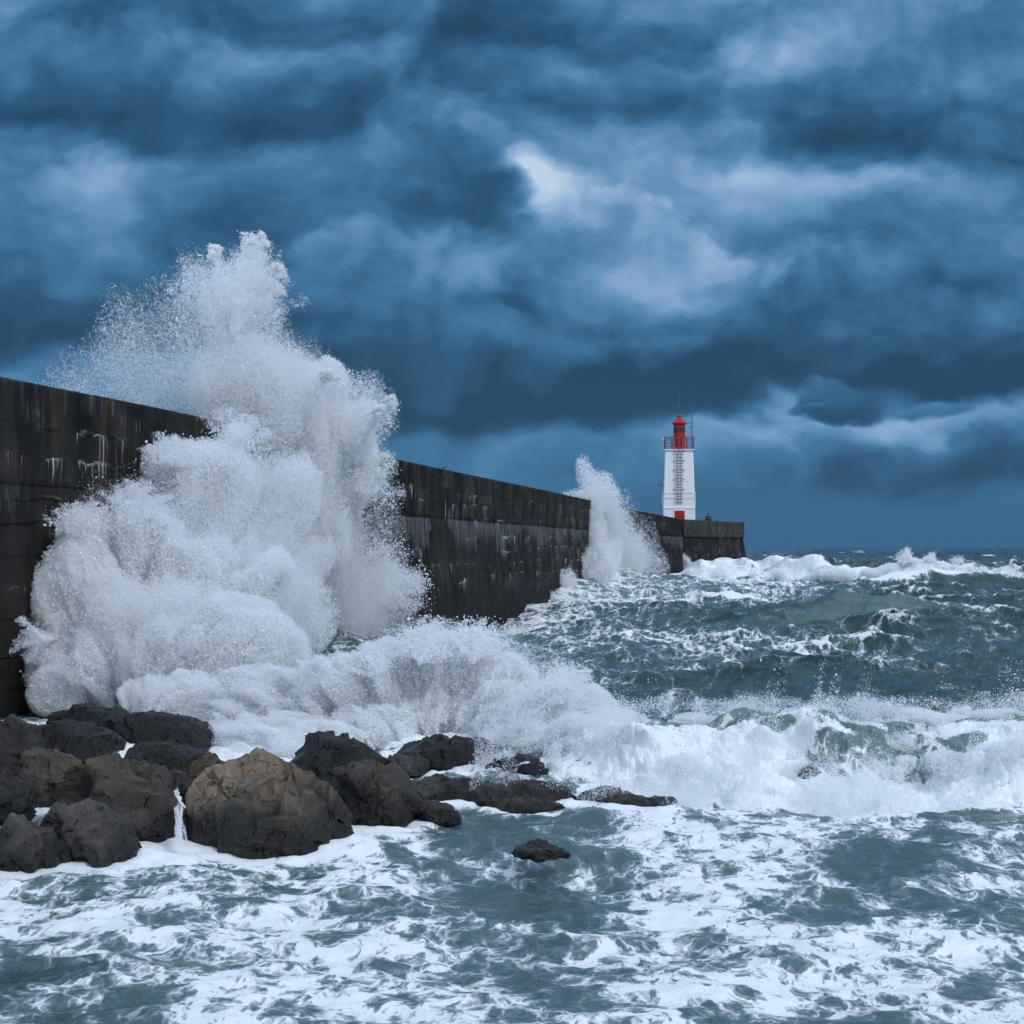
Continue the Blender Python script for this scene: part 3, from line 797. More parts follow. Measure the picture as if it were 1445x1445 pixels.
ROCKS = []
def build_rocks():
    tan = mat_rock('tan_rock', (0.20, 0.150, 0.104), (0.018, 0.0155, 0.013), 1.0, 0.15, 0.6)
    brown = mat_rock('brown_rock', (0.092, 0.072, 0.054), (0.015, 0.012, 0.011), 4.0, 0.15, 0.6)
    grey = mat_rock('grey_rock', (0.12, 0.105, 0.09), (0.014, 0.0135, 0.013), 8.0, 0.05, 0.5)
    dark = mat_rock('dark_wet_rock', (0.036, 0.031, 0.028), (0.009, 0.0088, 0.0085), 12.0, 0.3, 0.8, 0.55)
    blk = mat_rock('black_wet_rock', (0.008, 0.008, 0.008), (0.006, 0.006, 0.006), 15.0, 0.6, 0.8, 0.5)
    reef = mat_rock('weedy_reef_rock', (0.034, 0.027, 0.017), (0.012, 0.0105, 0.008), 19.0, 0.05, 0.25, 0.4)
    # big pointed boulder and its neighbours
    rock('large tan pointed boulder with a flat sloping top face and small pits', [(258, 1215), (262, 1150), (278, 1100), (308, 1062), (335, 1049), (365, 1058), (400, 1078), (440, 1105), (470, 1140), (496, 1170), (508, 1195), (470, 1225), (360, 1235)], 18.0, 1.9, tan, 3, 9, 0.86, 0.05, 7, planes=[((0.50, -0.62, 0.60), 0.60), ((-0.62, -0.74, -0.22), 0.55), ((-0.35, -0.8, 0.5), 0.72), ((0.3, -0.9, -0.3), 0.74)])
    rock('narrow brown shoulder boulder tucked against the left side of the large tan one', [(262, 1140), (260, 1100), (266, 1075), (290, 1065), (318, 1072), (330, 1110), (320, 1150)], 18.9, 0.8, brown, 5, 10, 0.85, 0.08)
    rock('smooth dark grey rounded boulder behind the pitted dark brown boulder', [(400, 1110), (404, 1072), (425, 1050), (455, 1038), (490, 1041), (520, 1053), (545, 1075), (560, 1100), (540, 1130), (460, 1135)], 21.5, 1.7, dark, 8, 12, 0.86, 0.06)
    rock('dark brown pitted boulder sloping right, beside the large tan one', [(438, 1180), (440, 1110), (452, 1075), (480, 1062), (515, 1062), (545, 1080), (570, 1110), (592, 1138), (608, 1160), (600, 1185), (520, 1195)], 19.3, 1.5, brown, 13, 14, 0.84, 0.09, 7)
    # left heap
    rock('broad brown boulder left of the trickle, cracked along its top', [(70, 1185), (62, 1140), (80, 1100), (110, 1080), (150, 1078), (190, 1092), (225, 1120), (245, 1150), (248, 1180), (235, 1200), (150, 1215)], 17.7, 1.5, brown, 21, 16, 0.82, 0.10, 7)
    rock('grey flat-topped boulder low in front of the broad brown one', [(62, 1205), (68, 1150), (82, 1134), (120, 1133), (152, 1146), (178, 1170), (200, 1196), (190, 1222), (110, 1230)], 16.9, 1.0, grey, 24, 14, 0.82, 0.09)
    rock('low grey boulder at the water edge in the bottom left corner', [(-30, 1220), (-12, 1168), (20, 1152), (50, 1160), (78, 1176), (105, 1200), (95, 1225), (40, 1235)], 16.6, 1.0, grey, 27, 14, 0.83, 0.09)
    rock('small dark boulder wedged above the low corner boulder', [(-30, 1160), (-25, 1112), (0, 1102), (28, 1104), (46, 1118), (48, 1150), (20, 1168)], 17.6, 0.9, dark, 30, 12, 0.84, 0.09)
    rock('rough brown boulder under the tall dark one by the wall', [(-10, 1120), (0, 1085), (35, 1066), (70, 1062), (100, 1075), (130, 1085), (140, 1112), (100, 1130), (30, 1135)], 18.9, 1.3, brown, 33, 14, 0.84, 0.10)
    rock('tall dark boulder standing against the foot of the breakwater', [(-60, 1120), (-55, 1040), (-20, 1008), (18, 1012), (45, 1030), (60, 1060), (58, 1090), (30, 1115)], 19.8, 1.6, dark, 36, 14, 0.84, 0.09)
    rock('long low dark boulder below the splash at the wall foot', [(40, 1075), (45, 1030), (80, 1019), (120, 1022), (155, 1030), (176, 1045), (172, 1060), (120, 1072)], 23.4, 1.5, dark, 39, 12, 0.85, 0.08)
    rock('slab of brown boulder lying in the foam between the heap and the trickle', [(150, 1108), (152, 1082), (185, 1076), (220, 1082), (255, 1090), (266, 1104), (240, 1118), (185, 1122)], 20.2, 1.0, brown, 42, 12, 0.85, 0.09)
    rock('black wedge boulder among white foam behind the trickle', [(166, 1090), (176, 1068), (195, 1050), (225, 1047), (260, 1058), (300, 1066), (312, 1082), (270, 1092)], 21.5, 1.2, dark, 45, 12, 0.84, 0.07)
    rock('black wet boulder under the falling white spray', [(160, 1062), (165, 1030), (185, 1012), (225, 1008), (265, 1014), (292, 1030), (300, 1052), (260, 1070)], 25.0, 1.6, blk, 48, 12, 0.85, 0.08)
    rock('black wet boulder at the foot of the wall behind the long low one', [(60, 1035), (72, 1005), (110, 995), (150, 1000), (180, 1015), (185, 1040), (120, 1045)], 26.5, 1.6, blk, 51, 12, 0.85, 0.08)
    # reef in the middle
    rock('flat weedy reef rock right of the dark brown boulder', [(565, 1140), (568, 1108), (595, 1099), (630, 1101), (665, 1108), (690, 1116), (700, 1135), (660, 1146)], 21.0, 1.6, reef, 54, 12, 0.86, 0.09)
    rock('weedy reef rock with water draining over it in the middle of the reef', [(650, 1148), (668, 1118), (690, 1106), (730, 1105), (775, 1112), (812, 1122), (815, 1146), (740, 1154)], 20.6, 1.5, reef, 57, 12, 0.86, 0.10)
    rock('low dark ledge of reef just in front of the draining rock', [(690, 1150), (705, 1130), (750, 1126), (800, 1134), (818, 1146), (790, 1158), (720, 1160)], 20.0, 0.9, reef, 60, 10, 0.86, 0.09)
    rock('weedy reef rock with hooked tip farthest out in the foam', [(806, 1140), (818, 1120), (850, 1113), (885, 1116), (915, 1128), (940, 1122), (958, 1130), (972, 1150), (968, 1166), (930, 1152), (870, 1152)], 20.3, 1.3, reef, 63, 10, 0.88, 0.07)
    rock('small tan boulder at the right foot of the dark brown boulder', [(590, 1160), (596, 1138), (615, 1131), (636, 1136), (650, 1150), (645, 1164), (615, 1170)], 19.2, 0.6, tan, 66, 10, 0.84, 0.08)
    rock('black wet boulder poking from the breaker above the reef', [(678, 1100), (686, 1080), (715, 1070), (750, 1072), (790, 1084), (805, 1100), (760, 1112)], 22.3, 1.2, blk, 69, 12, 0.85, 0.08)
    rock('grey rounded boulder showing under the leaping breaker', [(538, 1094), (545, 1070), (565, 1062), (590, 1064), (606, 1080), (600, 1096), (565, 1100)], 22.6, 1.0, grey, 72, 12, 0.86, 0.07)
    rock('large black wet rock beneath the leaping breaker', [(548, 1085), (562, 1062), (590, 1048), (640, 1044), (685, 1052), (712, 1066), (716, 1088), (630, 1098)], 23.4, 1.6, blk, 75, 12, 0.86, 0.08)
    rock('lone brown rock just breaking the foam nearest the camera', [(715, 1206), (735, 1194), (758, 1191), (785, 1198), (808, 1207), (800, 1213), (740, 1214)], 16.6, 0.7, grey, 78, 12, 0.85, 0.09)
    rock('small black rock half buried in the long white breaker', [(1128, 1106), (1132, 1088), (1146, 1080), (1160, 1090), (1164, 1108), (1145, 1116)], 21.7, 0.6, blk, 81, 10, 0.86, 0.08)
    rock('black rock at the right end of the long white breaker', [(1395, 1106), (1400, 1092), (1415, 1087), (1430, 1094), (1434, 1108), (1412, 1116)], 21.9, 0.6, blk, 84, 10, 0.86, 0.08)
build_rocks()
# ------------------------------------------------------------------ the sea
def fft_tile(L, N, kmin, kmax, wind, spread, sigma, seed, slope=3.6):
    """periodic choppy wave tile: height, horizontal shifts and crest folding"""
    rg = np.random.default_rng(seed)
    k1 = np.fft.fftfreq(N, 1.0 / N) * 2 * np.pi / L
    kx, ky = np.meshgrid(k1, k1, indexing='ij')
    k = np.hypot(kx, ky); k[0, 0] = 1
    ct = (kx * wind[0] + ky * wind[1]) / k
    amp = k ** (-slope / 2.0) * np.exp(-0.5 * (kmin / k) ** 4) * np.exp(-(k / kmax) ** 4)
    amp *= np.abs(ct) ** spread * np.where(ct > 0, 1.0, 0.15)
    amp[0, 0] = 0
    h = amp * (rg.normal(size=(N, N)) + 1j * rg.normal(size=(N, N)))
    H = np.fft.ifft2(h); sc = sigma / H.real.std()
    h = h * sc
    H = np.fft.ifft2(h).real
    DX = np.fft.ifft2(-1j * kx / k * h).real
    DY = np.fft.ifft2(-1j * ky / k * h).real
    dxx = np.gradient(DX, L / N, axis=0); dyy = np.gradient(DY, L / N, axis=1); dxy = np.gradient(DX, L / N, axis=1)
    return dict(L=L, N=N, h=H.astype(np.float32), dx=DX.astype(np.float32), dy=DY.astype(np.float32),
                dxx=dxx.astype(np.float32), dyy=dyy.astype(np.float32), dxy=dxy.astype(np.float32))

def tile_at(t, X, Y, key):
    N, a = t['N'], t[key]
    gx = (X / t['L'] * N); gy = (Y / t['L'] * N)
    ix = np.floor(gx).astype(np.int64); iy = np.floor(gy).astype(np.int64)
    fx = (gx - ix).astype(np.float32); fy = (gy - iy).astype(np.float32)
    ix %= N; iy %= N; jx = (ix + 1) % N; jy = (iy + 1) % N
    return (a[ix, iy] * (1 - fx) + a[jx, iy] * fx) * (1 - fy) + (a[ix, jy] * (1 - fx) + a[jx, jy] * fx) * fy

WIND = np.array([-0.30, -0.954])
SWELL = fft_tile(190.0, 512, 0.10, 2.2, WIND, 1.6, 0.60, 3, 3.9)
CHOP = fft_tile(37.0, 512, 0.75, 8.0, WIND, 0.9, 0.18, 5, 3.5)
RIPP = fft_tile(13.7, 1024, 2.4, 40.0, WIND, 0.5, 0.046, 8, 3.2)

def wall_dist(X, Y):
    """metres to seaward of the breakwater face (negative inside it)"""
    p = np.array(WALL_PTS)
    xw = np.interp(Y, p[:, 1], p[:, 0])
    sl = np.interp(Y, p[:, 1], np.gradient(p[:, 0], p[:, 1]))
    return (X - xw) / np.sqrt(1 + sl ** 2)

def breaker_line(X):
    """where the near breaker's crest runs: its distance from the camera"""
    return np.interp(X, [-9, -6, -3.5, -1.5, 0, 2, 4, 6, 9, 14], [26.2, 26.0, 26.0, 25.6, 24.9, 24.0, 23.6, 23.6, 24.0, 25.0])

def breaker_height(X):
    return np.interp(X, [-9, -6, -4, -2.2, -1.0, 0, 1.5, 3, 5, 7, 9, 14], [0.12, 0.15, 0.18, 0.2, 0.25, 0.4, 0.66, 0.68, 0.64, 0.68, 0.72, 0.7])

def far_line(X):
    return np.interp(X, [10, 21, 27.5, 32, 39, 60, 110], [152, 148, 139, 135, 131, 126, 120])

def sea_height(X, Y):
    """returns displaced x, y, z and the foam amount"""
    n = len(X)
    R = np.hypot(X, Y)
    wd = wall_dist(X, Y)
    near = sstep(22, 70, Y)
    aS = (0.16 + 0.84 * near) * (1 - 0.5 * sstep(250, 900, Y))
    aC = (0.24 + 0.76 * sstep(20, 50, Y)) * (1 - sstep(220, 700, Y))
    aR = (0.62 + 0.38 * sstep(16, 40, Y)) * (1 - sstep(90, 220, Y))
    lee = 1 - 0.35 * np.exp(-np.maximum(wd, 0) / 5.0)
    aS = aS * lee
    calm = 1 - 0.65 * np.exp(-np.maximum(wd, 0) / 4.5)
    aC = aC * calm; aR = aR * calm
    z = aS * tile_at(SWELL, X, Y, 'h') + aC * tile_at(CHOP, X, Y, 'h') + aR * tile_at(RIPP, X, Y, 'h')
    cS, cC, cR = -1.0 * aS, -0.85 * aC, -0.75 * aR
    z -= 0.12 * sstep(24, 20, Y)
    dx = cS * tile_at(SWELL, X, Y, 'dx') + cC * tile_at(CHOP, X, Y, 'dx') + cR * tile_at(RIPP, X, Y, 'dx')
    dy = cS * tile_at(SWELL, X, Y, 'dy') + cC * tile_at(CHOP, X, Y, 'dy') + cR * tile_at(RIPP, X, Y, 'dy')
    jxx = 1 + cS * tile_at(SWELL, X, Y, 'dxx') + cC * tile_at(CHOP, X, Y, 'dxx') + 0.4 * cR * tile_at(RIPP, X, Y, 'dxx')
    jyy = 1 + cS * tile_at(SWELL, X, Y, 'dyy') + cC * tile_at(CHOP, X, Y, 'dyy') + 0.4 * cR * tile_at(RIPP, X, Y, 'dyy')
    jxy = cS * tile_at(SWELL, X, Y, 'dxy') + cC * tile_at(CHOP, X, Y, 'dxy')
    J = jxx * jyy - jxy * jxy
    fold = sstep(0.60, 0.20, J)
    crest = np.zeros(n, np.float32)
    q3 = np.stack([X, Y, np.zeros(n)], 1)
    # broad patches where the surface stays covered with lace
    patch = fbm(q3 * np.array([0.10, 0.055, 1]) + 3.1, 4)
    f = 0.26 + 0.9 * (patch - 0.5)
    pxl = X / np.maximum(Y, 1) * F + CX                 # direction, used only to lay out where the foam drifts
    # churned water along the wall
    churn = np.exp(-np.maximum(wd, 0) / 9.0) * sstep(30, 45, Y) * sstep(190, 150, Y)
    f += 0.40 * churn
    # ---- bore that climbs the wall under the second splash
    bore = s = sstep(84, 103, Y + 0.5 * wd) * (1 - sstep(104, 142, Y))
    lat = np.exp(-np.maximum(wd, 0) / 9.0)
    z += (2.3 * s - 1.25 * sstep(56, 66, Y) * sstep(104, 88, Y) - 0.9 * sstep(140, 158, Y) * sstep(189, 184, Y)) * lat
    crest = np.maximum(crest, s * lat)
    f += 0.20 * s * lat
    # ---- swell running in under the big splash
    rr = np.hypot((X + 5.2) / 3.6, (Y - 49 - 0.35 * (X + 5)) / 2.6)
    z += 0.55 * np.exp(-rr ** 2); f -= 0.30 * np.exp(-rr ** 2)
    # ---- long breaking crest beyond, from the pier head to the right edge
    t = Y - far_line(X); on = sstep(13.5, 16.5, X) * (1 - sstep(66, 95, X))
    hump = np.where(t < 0, np.exp(-(t / 3.6) ** 2), np.exp(-(t / 9.0) ** 2))
    lump = fbm(q3 * np.array([0.16, 0.12, 1]), 4)
    Hf = (1.35 + 1.5 * (lump - 0.5)) * on
    z -= 0.75 * np.exp(-((t + 14) / 8.0) ** 2) * on
    z *= 1 - 0.55 * np.exp(-((t + 10) / 16.0) ** 2) * on
    hump = hump * (1 + 0.8 * (fbm(q3 * np.array([0.7, 0.5, 1]) + 91, 4) - 0.5))
    z += Hf * hump; dy -= 1.5 * hump * on; crest = np.maximum(crest, 0.7 * hump * on * sstep(26, 34, X))
    wide = np.interp(X, [15, 26, 33, 60, 95], [5.0, 4.2, 2.4, 1.8, 1.6])
    f += 0.95 * on * sstep(wide, wide * 0.2, np.abs(t + wide * 0.55)) * sstep(0.34, 0.56, lump + 0.10 * sstep(36, 28, X) + 0.9 * (fbm(q3 * np.array([0.55, 0.35, 1]) + 81, 4) - 0.5))
    # ---- three shorter whitecaps right of centre
    for (wx, wy, ln, hh) in ((26.5, 110.0, 7.0, 1.1), (15.8, 84.0, 2.2, 0.55), (33.5, 116.0, 6.5, 1.2), (14.0, 66.0, 4.5, 0.5), (12.5, 93.0, 3.5, 0.6)):
        a = (X - wx) * 0.98 + (Y - wy) * 0.12; b = (Y - wy) - 0.12 * (X - wx)
        hm = np.exp(-(a / ln) ** 2) * np.where(b < 0, np.exp(-(b / 2.0) ** 2), np.exp(-(b / 5.5) ** 2))
        z += hh * hm; dy -= 0.8 * hm; crest = np.maximum(crest, 0.6 * hm)
        f += 1.1 * sstep(0.55, 0.92, hm + 0.35 * (fbm(q3 * 0.6 + wx, 3) - 0.5)) * (hh > 0.58)
    # ---- the near breaker
    t = Y - breaker_line(X); Hb = breaker_height(X)
    jag = (fbm(q3 * np.array([0.42, 0.30, 1]), 4) - 0.5)
    t = t + 2.6 * jag
    hump = np.where(t < 0, np.exp(-(np.abs(t) / 1.55) ** 2.6), np.exp(-(t / 2.6) ** 2))
    z += Hb * hump * (1 + 1.3 * (fbm(q3 * np.array([0.5, 0.2, 1]) + 8, 3) - 0.5)); dy -= 0.9 * hump ** 2 * Hb
    crest = np.maximum(crest, hump * 0.9)
    white = np.interp(X, [-3, -0.5], [0.55, 1.0]) * sstep(-3.0, -2.1, t) * sstep(0.5, -0.25, t + 0.8 * (patch - 0.5))
    q = np.stack([X + dx, Y + dy, z * 1.3], 1)
    bl = billow(q * 1.25, 6, 0.6); b2 = fbm(q * 0.8 + 4, 3)
    z += white * ((bl - 0.3) * 0.34 + (b2 - 0.5) * 0.55); dy -= white * ((bl - 0.3) * 0.30 + (b2 - 0.5) * 0.9)
    glass = sstep(-1.0, -0.3, t) * sstep(0.9, 0.1, t) * sstep(0.52, 0.62, fbm(q3 * np.array([0.5, 0.9, 1]) + 9, 3)) * sstep(1.0, 2.0, X)
    f += white * (0.42 + 1.3 * sstep(0.42, 0.64, fbm(q * np.array([0.9, 0.9, 1.4]) + 21, 4))) - 0.9 * glass
    crest = np.maximum(crest, white)
    f += 0.42 * sstep(0.2, 0.8, t) * sstep(4.5, 1.5, t)
    # ---- wash in the foreground and among the boulders
    wash = sstep(23.5, 20.5, Y)
    f += wash * (0.35 + 0.16 * sstep(4.0, -1.0, X))
    f += 0.55 * sstep(-1.5, -3.5, X) * sstep(30, 24, Y) * sstep(17.0, 18.5, Y)
    f += 0.35 * sstep(26.5, 30, Y) * sstep(46, 34, Y) * sstep(2, -3, X)
    for (rx_, ry_, ha, hb) in ROCKS:
        m_ = (np.abs(X - rx_) < ha + 1) & (np.abs(Y - ry_) < hb + 1)
        if m_.any():
            rr = np.hypot((X[m_] - rx_) / (ha + 0.05), (Y[m_] - ry_) / (hb + 0.05)) + 0.5 * (fbm(q3[m_] * 2.0 + 7, 4) - 0.5)
            f[m_] += (0.42 if ha > 0.35 else 0.12) * sstep(1.45, 1.0, rr); z[m_] += 0.03 * sstep(1.35, 0.95, rr)
    # dark open water on the right
    f -= 0.20 * sstep(1.0, 6.0, wd - 9 - 0.03 * Y) * sstep(27, 40, Y) * sstep(200, 140, Y)
    f += 0.55 * fold * sstep(18, 30, Y) * (0.4 + 0.6 * sstep(0.4, 0.6, patch))
    far_cap = sstep(0.66, 0.72, fbm(q3 * np.array([0.03, 0.012, 1]) + 5.5, 3)) * sstep(160, 230, Y)
    f += 0.65 * far_cap * sstep(0.5, 0.6, fbm(q3 * np.array([0.16, 0.05, 1]), 3))
    f = np.where(Y > 200, np.minimum(f - 0.28, 1) , f)
    streaks = fbm(q3 * np.array([0.55, 0.42, 1]) + 31, 5)
    f += 1.3 * (streaks - 0.5) * sstep(60, 18, Y) + 0.45 * (fbm(q3 * np.array([0.22, 0.16, 1]) + 61, 3) - 0.5) * sstep(30, 20, Y)
    f += 0.5 * (fbm(q3 * np.array([0.5, 0.25, 1]) + 71, 4) - 0.5) * sstep(30, 50, Y)
    milk = np.maximum(sstep(26, 20, Y), 0.6 * sstep(34, 27, Y)) * (0.45 + 1.1 * (streaks - 0.3))
    milk = np.maximum(milk, 0.75 * churn * patch + 0.5 * bore * np.exp(-np.maximum(wd, 0) / 9.0))
    return X + dx, Y + dy, z, np.clip(f, 0, 1.5), crest, np.clip(milk, 0, 1)

def build_sea():
    # fine strips near the camera, ever coarser towards the horizon
    D = [7.0]
    while D[-1] < 26000:
        d = D[-1]
        if d < 20: s = 0.045
        elif d < 27: s = 0.032
        elif d < 45: s = 0.085
        elif d < 80: s = 0.17
        elif d < 190: s = 0.28
        elif d < 400: s = 0.9
        else: s = d * d / 90000.0
        D.append(d + s)
    D = np.array(D)
    u_in = np.linspace(-0.325, 0.325, 1150)
    side = 0.325 + np.cumsum(np.geomspace(0.0006, 0.9, 75))
    u = np.concatenate([-side[::-1], u_in, side])
    X = (u[None, :] * D[:, None]).ravel(); Y = np.repeat(D, len(u))
    x, y, z, f, c, mk = sea_height(X, Y)
    # the sheet sinks out of sight below the shore behind the camera's near edge
    co = np.stack([x, y, z], 1)
    uv = np.stack([X, Y], 1)
    m, t, out = new_mat('sea_water')
    o = t.tex('UV')
    foam = t.attr('foam'); cr = t.attr('crest')
    gx, gy, gz = t.sep(o)
    # lace: cell walls at three sizes, dragged about by turbulence
    base = t.vm('SCALE', t.comb(gx, t.m('MULTIPLY', gy, 0.66), 0.0), scale=2.0)
    wv = t.vm('SUBTRACT', t.noise(base, 0.9, 4, 0.6, 0, 1), (0.5, 0.5, 0.5))
    wv2 = t.vm('SUBTRACT', t.noise(base, 4.5, 3, 0.6, 0, 1), (0.5, 0.5, 0.5))
    b1 = t.vm('ADD', base, t.vm('ADD', t.vm('SCALE', wv, scale=1.15), t.vm('SCALE', wv2, scale=0.16)))
    e0 = t.voro(t.vm('ADD', b1, t.vm('SCALE', wv, scale=1.5)), 0.33, 'DISTANCE_TO_EDGE', dims='2D'); e1 = t.voro(b1, 0.85, 'DISTANCE_TO_EDGE', dims='2D'); e2 = t.voro(b1, 2.3, 'DISTANCE_TO_EDGE', dims='2D'); e3 = t.voro(b1, 6.5, 'DISTANCE_TO_EDGE', dims='2D')
    n1 = t.noise(b1, 1.3, 6, 0.62); n2 = t.noise(b1, 7.0, 5, 0.65)
    L0 = t.m('SUBTRACT', 1.0, t.m('MULTIPLY', e0, 2.6)); L1 = t.m('SUBTRACT', 1.0, t.m('MULTIPLY', e1, 2.6)); L2 = t.m('SUBTRACT', 1.0, t.m('MULTIPLY', e2, 2.8)); L3 = t.m('SUBTRACT', 1.0, t.m('MULTIPLY', e3, 2.6))
    lace = t.m('ADD', t.m('ADD', t.m('MULTIPLY_ADD', L0, 0.20, t.m('MULTIPLY', L1, 0.17)), t.m('MULTIPLY', L2, 0.17)), t.m('ADD', t.m('MULTIPLY', L3, 0.12), t.m('ADD', t.m('MULTIPLY', n1, 0.70), t.m('MULTIPLY', n2, 0.22))))
    # lace is about 0.5 .. 1.1
    th = t.m('SUBTRACT', 1.17, t.m('MULTIPLY', foam, 0.62))
    k = t.m('SUBTRACT', lace, th)
    fm = t.smooth(k, -0.03, 0.16)
    thin = t.smooth(k, -0.22, 0.06)                    # milky film of bubbles round the foam
    h = t.m('ADD', t.m('MULTIPLY', n2, 0.4), t.m('MULTIPLY', t.noise(o, 26.0, 4, 0.6), 0.3))
    wcol = t.mix(t.smooth(cr, 0.15, 0.95), (0.015, 0.044, 0.045), (0.125, 0.190, 0.172))
    wcol = t.mix(t.m('MULTIPLY', t.attr('milk'), 0.6), wcol, (0.105, 0.165, 0.170))
    wcol = t.mix(t.m('MULTIPLY', thin, 0.6), wcol, (0.17, 0.23, 0.25))
    wn = t.bump(t.m('ADD', t.noise(o, 3.2, 5, 0.62), t.m('MULTIPLY', t.noise(o, 13.0, 4, 0.6), 0.35)), 0.35, 0.12)
    wat = principled(t, None, wcol, t.m('ADD', 0.13, t.m('MULTIPLY', thin, 0.2)), wn, 0.5, 1.333)
    fn = t.bump(t.m('ADD', fm, t.m('MULTIPLY', h, 1.0)), 0.7, 0.05)
    fo = principled(t, None, (0.78, 0.80, 0.81), 0.85, fn, 0.15)
    mx = t.n.new('ShaderNodeMixShader')
    t.l.new(fm, mx.inputs[0]); t.l.new(wat, mx.inputs[1]); t.l.new(fo, mx.inputs[2])
    t.l.new(mx.outputs[0], out.inputs['Surface'])
    o = mesh_np('sea', co, grid_faces(len(D), len(u)), m, None, True, uv, dict(foam=f, crest=c, milk=mk))
    tag(o, 'dark green stormy sea streaked with white foam', None, None, 'structure')
    # rocky shore under and behind the camera
    ms = mat_rock('shore_rock', (0.07, 0.055, 0.04), (0.02, 0.018, 0.016), 40.0, -0.5, 0.4)
    gx = np.linspace(-70, 70, 140); gy = np.linspace(-90, 9.0, 110)
    XX, YY = np.meshgrid(gx, gy); q = np.stack([XX.ravel(), YY.ravel(), np.zeros(XX.size)], 1)
    zz = np.interp(q[:, 1], [-90, -20, 0, 5, 9], [3.0, 2.0, 1.2, -0.6, -1.6]) + 0.5 * (fbm(q * 0.5, 5) - 0.5)
    o = mesh_np('shore', np.stack([q[:, 0], q[:, 1], zz], 1), grid_faces(110, 140), ms)
    tag(o, None, None, None, 'structure')
build_sea()
# ------------------------------------------------------------------ spray: clouds of drops
def mat_spray(name, col=(0.93, 0.94, 0.95)):
    m, t, out = new_mat(name)
    d = t.n.new('ShaderNodeBsdfDiffuse'); d.inputs[0].default_value = (*col, 1)
    tr = t.n.new('ShaderNodeBsdfTranslucent'); tr.inputs[0].default_value = (*col, 1)
    mx = t.n.new('ShaderNodeMixShader'); mx.inputs[0].default_value = 0.5
    t.l.new(d.outputs[0], mx.inputs[1]); t.l.new(tr.outputs[0], mx.inputs[2]); t.l.new(mx.outputs[0], out.inputs['Surface'])
    return m
SPRAY = mat_spray('white_spray')
TOTAL = [0]

def puff(px, py, rx, ry, D, rd, tau, hard=0.4, rot=0.0, r_px=0.3, nscale=1.0, stretch=1.0, amp=2.4, skew=0.0, root=None):
    """drops filling a torn ellipsoid at the photo position (px, py), distance D, half sizes rx, ry in photo pixels and rd in metres.
    tau: how many layers deep; hard: 0 misty edge, 1 crisp edge; rot: tilt of the long axis in degrees"""
    s = D / F
    c = P(px, py, D)
    A, B = rx * s * 1.12, ry * s * 1.12
    rad = r_px * D / (F / PX)
    want = tau * (A * B) / (rad * rad)
    out = []; got = 0; tries = 0
    n = int(want * 2.2) + 200
    n = min(n, 1500000)
    v = RNG.normal(size=(n, 3)); v /= np.linalg.norm(v, axis=1)[:, None]
    v *= RNG.random(n)[:, None] ** (1 / 3.0)
    q = np.linalg.norm(v, axis=1)
    a = math.radians(rot); ca, sa = math.cos(a), math.sin(a)
    lx, lz = v[:, 0] * A, v[:, 2] * B
    w = np.stack([lx * ca - lz * sa, v[:, 1] * rd, lx * sa + lz * ca], 1)
    w[:, 0] += skew * w[:, 2]
    wv = w + c
    sz = nscale * 0.5 * (min(A, B) + 0.15)
    if root is None:
        ax = np.stack([(w[:, 0] * ca + w[:, 2] * sa), w[:, 1], (-w[:, 0] * sa + w[:, 2] * ca) / stretch], 1)
        nn = ax / sz + c * 0.731 / max(sz, 0.05)
    else:                                     # streaks fly outward from where the water was struck
        o = P(root[0], root[1], D)
        ex, ez = wv[:, 0] - o[0], wv[:, 2] - o[2]
        rr = np.hypot(ex, ez) + 0.3; rm = rr.mean()
        nn = np.stack([np.arctan2(ez, ex) * rm / sz, (wv[:, 1] - o[1]) / sz, np.log(rr / rm) * rm / (sz * stretch)], 1) + 13.0
    f = fbm(nn * 1.0, 6, 0.57)
    f2 = fbm(nn * 0.45 + 40, 3, 0.5)
    field = 1.15 * (1 - q ** 2) + amp * (f - 0.5) + amp * 0.6 * (f2 - 0.5) - 0.14
    wd_ = 0.14 + (1 - hard) * 0.9
    p_keep = np.clip(field / wd_, 0, 1) ** 1.25
    keep = RNG.random(n) < p_keep
    w = w[keep] + c
    r = rad * np.exp(RNG.normal(size=len(w)) * 0.5 - 0.1)
    return w, r

def jets(px, py, D, n, length, ang, spread, width, r_px, tau_n, bend=0.0, dspread=0.6):
    """thin arcs of drops thrown from one place: n streaks at angles ang +- spread (degrees, photo plane)"""
    s = D / F; c = P(px, py, D); W, Rr = [], []
    rad = r_px * D / (F / PX)
    for i in range(n):
        a = math.radians(ang + RNG.normal() * spread)
        L = length * s * RNG.uniform(0.35, 1.0)
        m = int(tau_n * RNG.uniform(0.5, 1.3))
        u = RNG.random(m) ** 0.75
        wob = np.cumsum(RNG.normal(size=24)) * 0.012 * L
        lat = RNG.normal(size=m) * width * s * (0.15 + u) + np.interp(u, np.linspace(0, 1, 24), wob)
        x = c[0] + np.cos(a) * u * L - np.sin(a) * lat + bend * s * u * u
        z = c[2] + np.sin(a) * u * L + np.cos(a) * lat - 0.18 * L * u * u
        y = c[1] + RNG.normal() * dspread + RNG.normal(size=m) * width * s * 0.8
        W.append(np.stack([x, y, z], 1)); Rr.append(rad * np.exp(RNG.normal(size=m) * 0.4))
    return np.concatenate(W), np.concatenate(Rr)

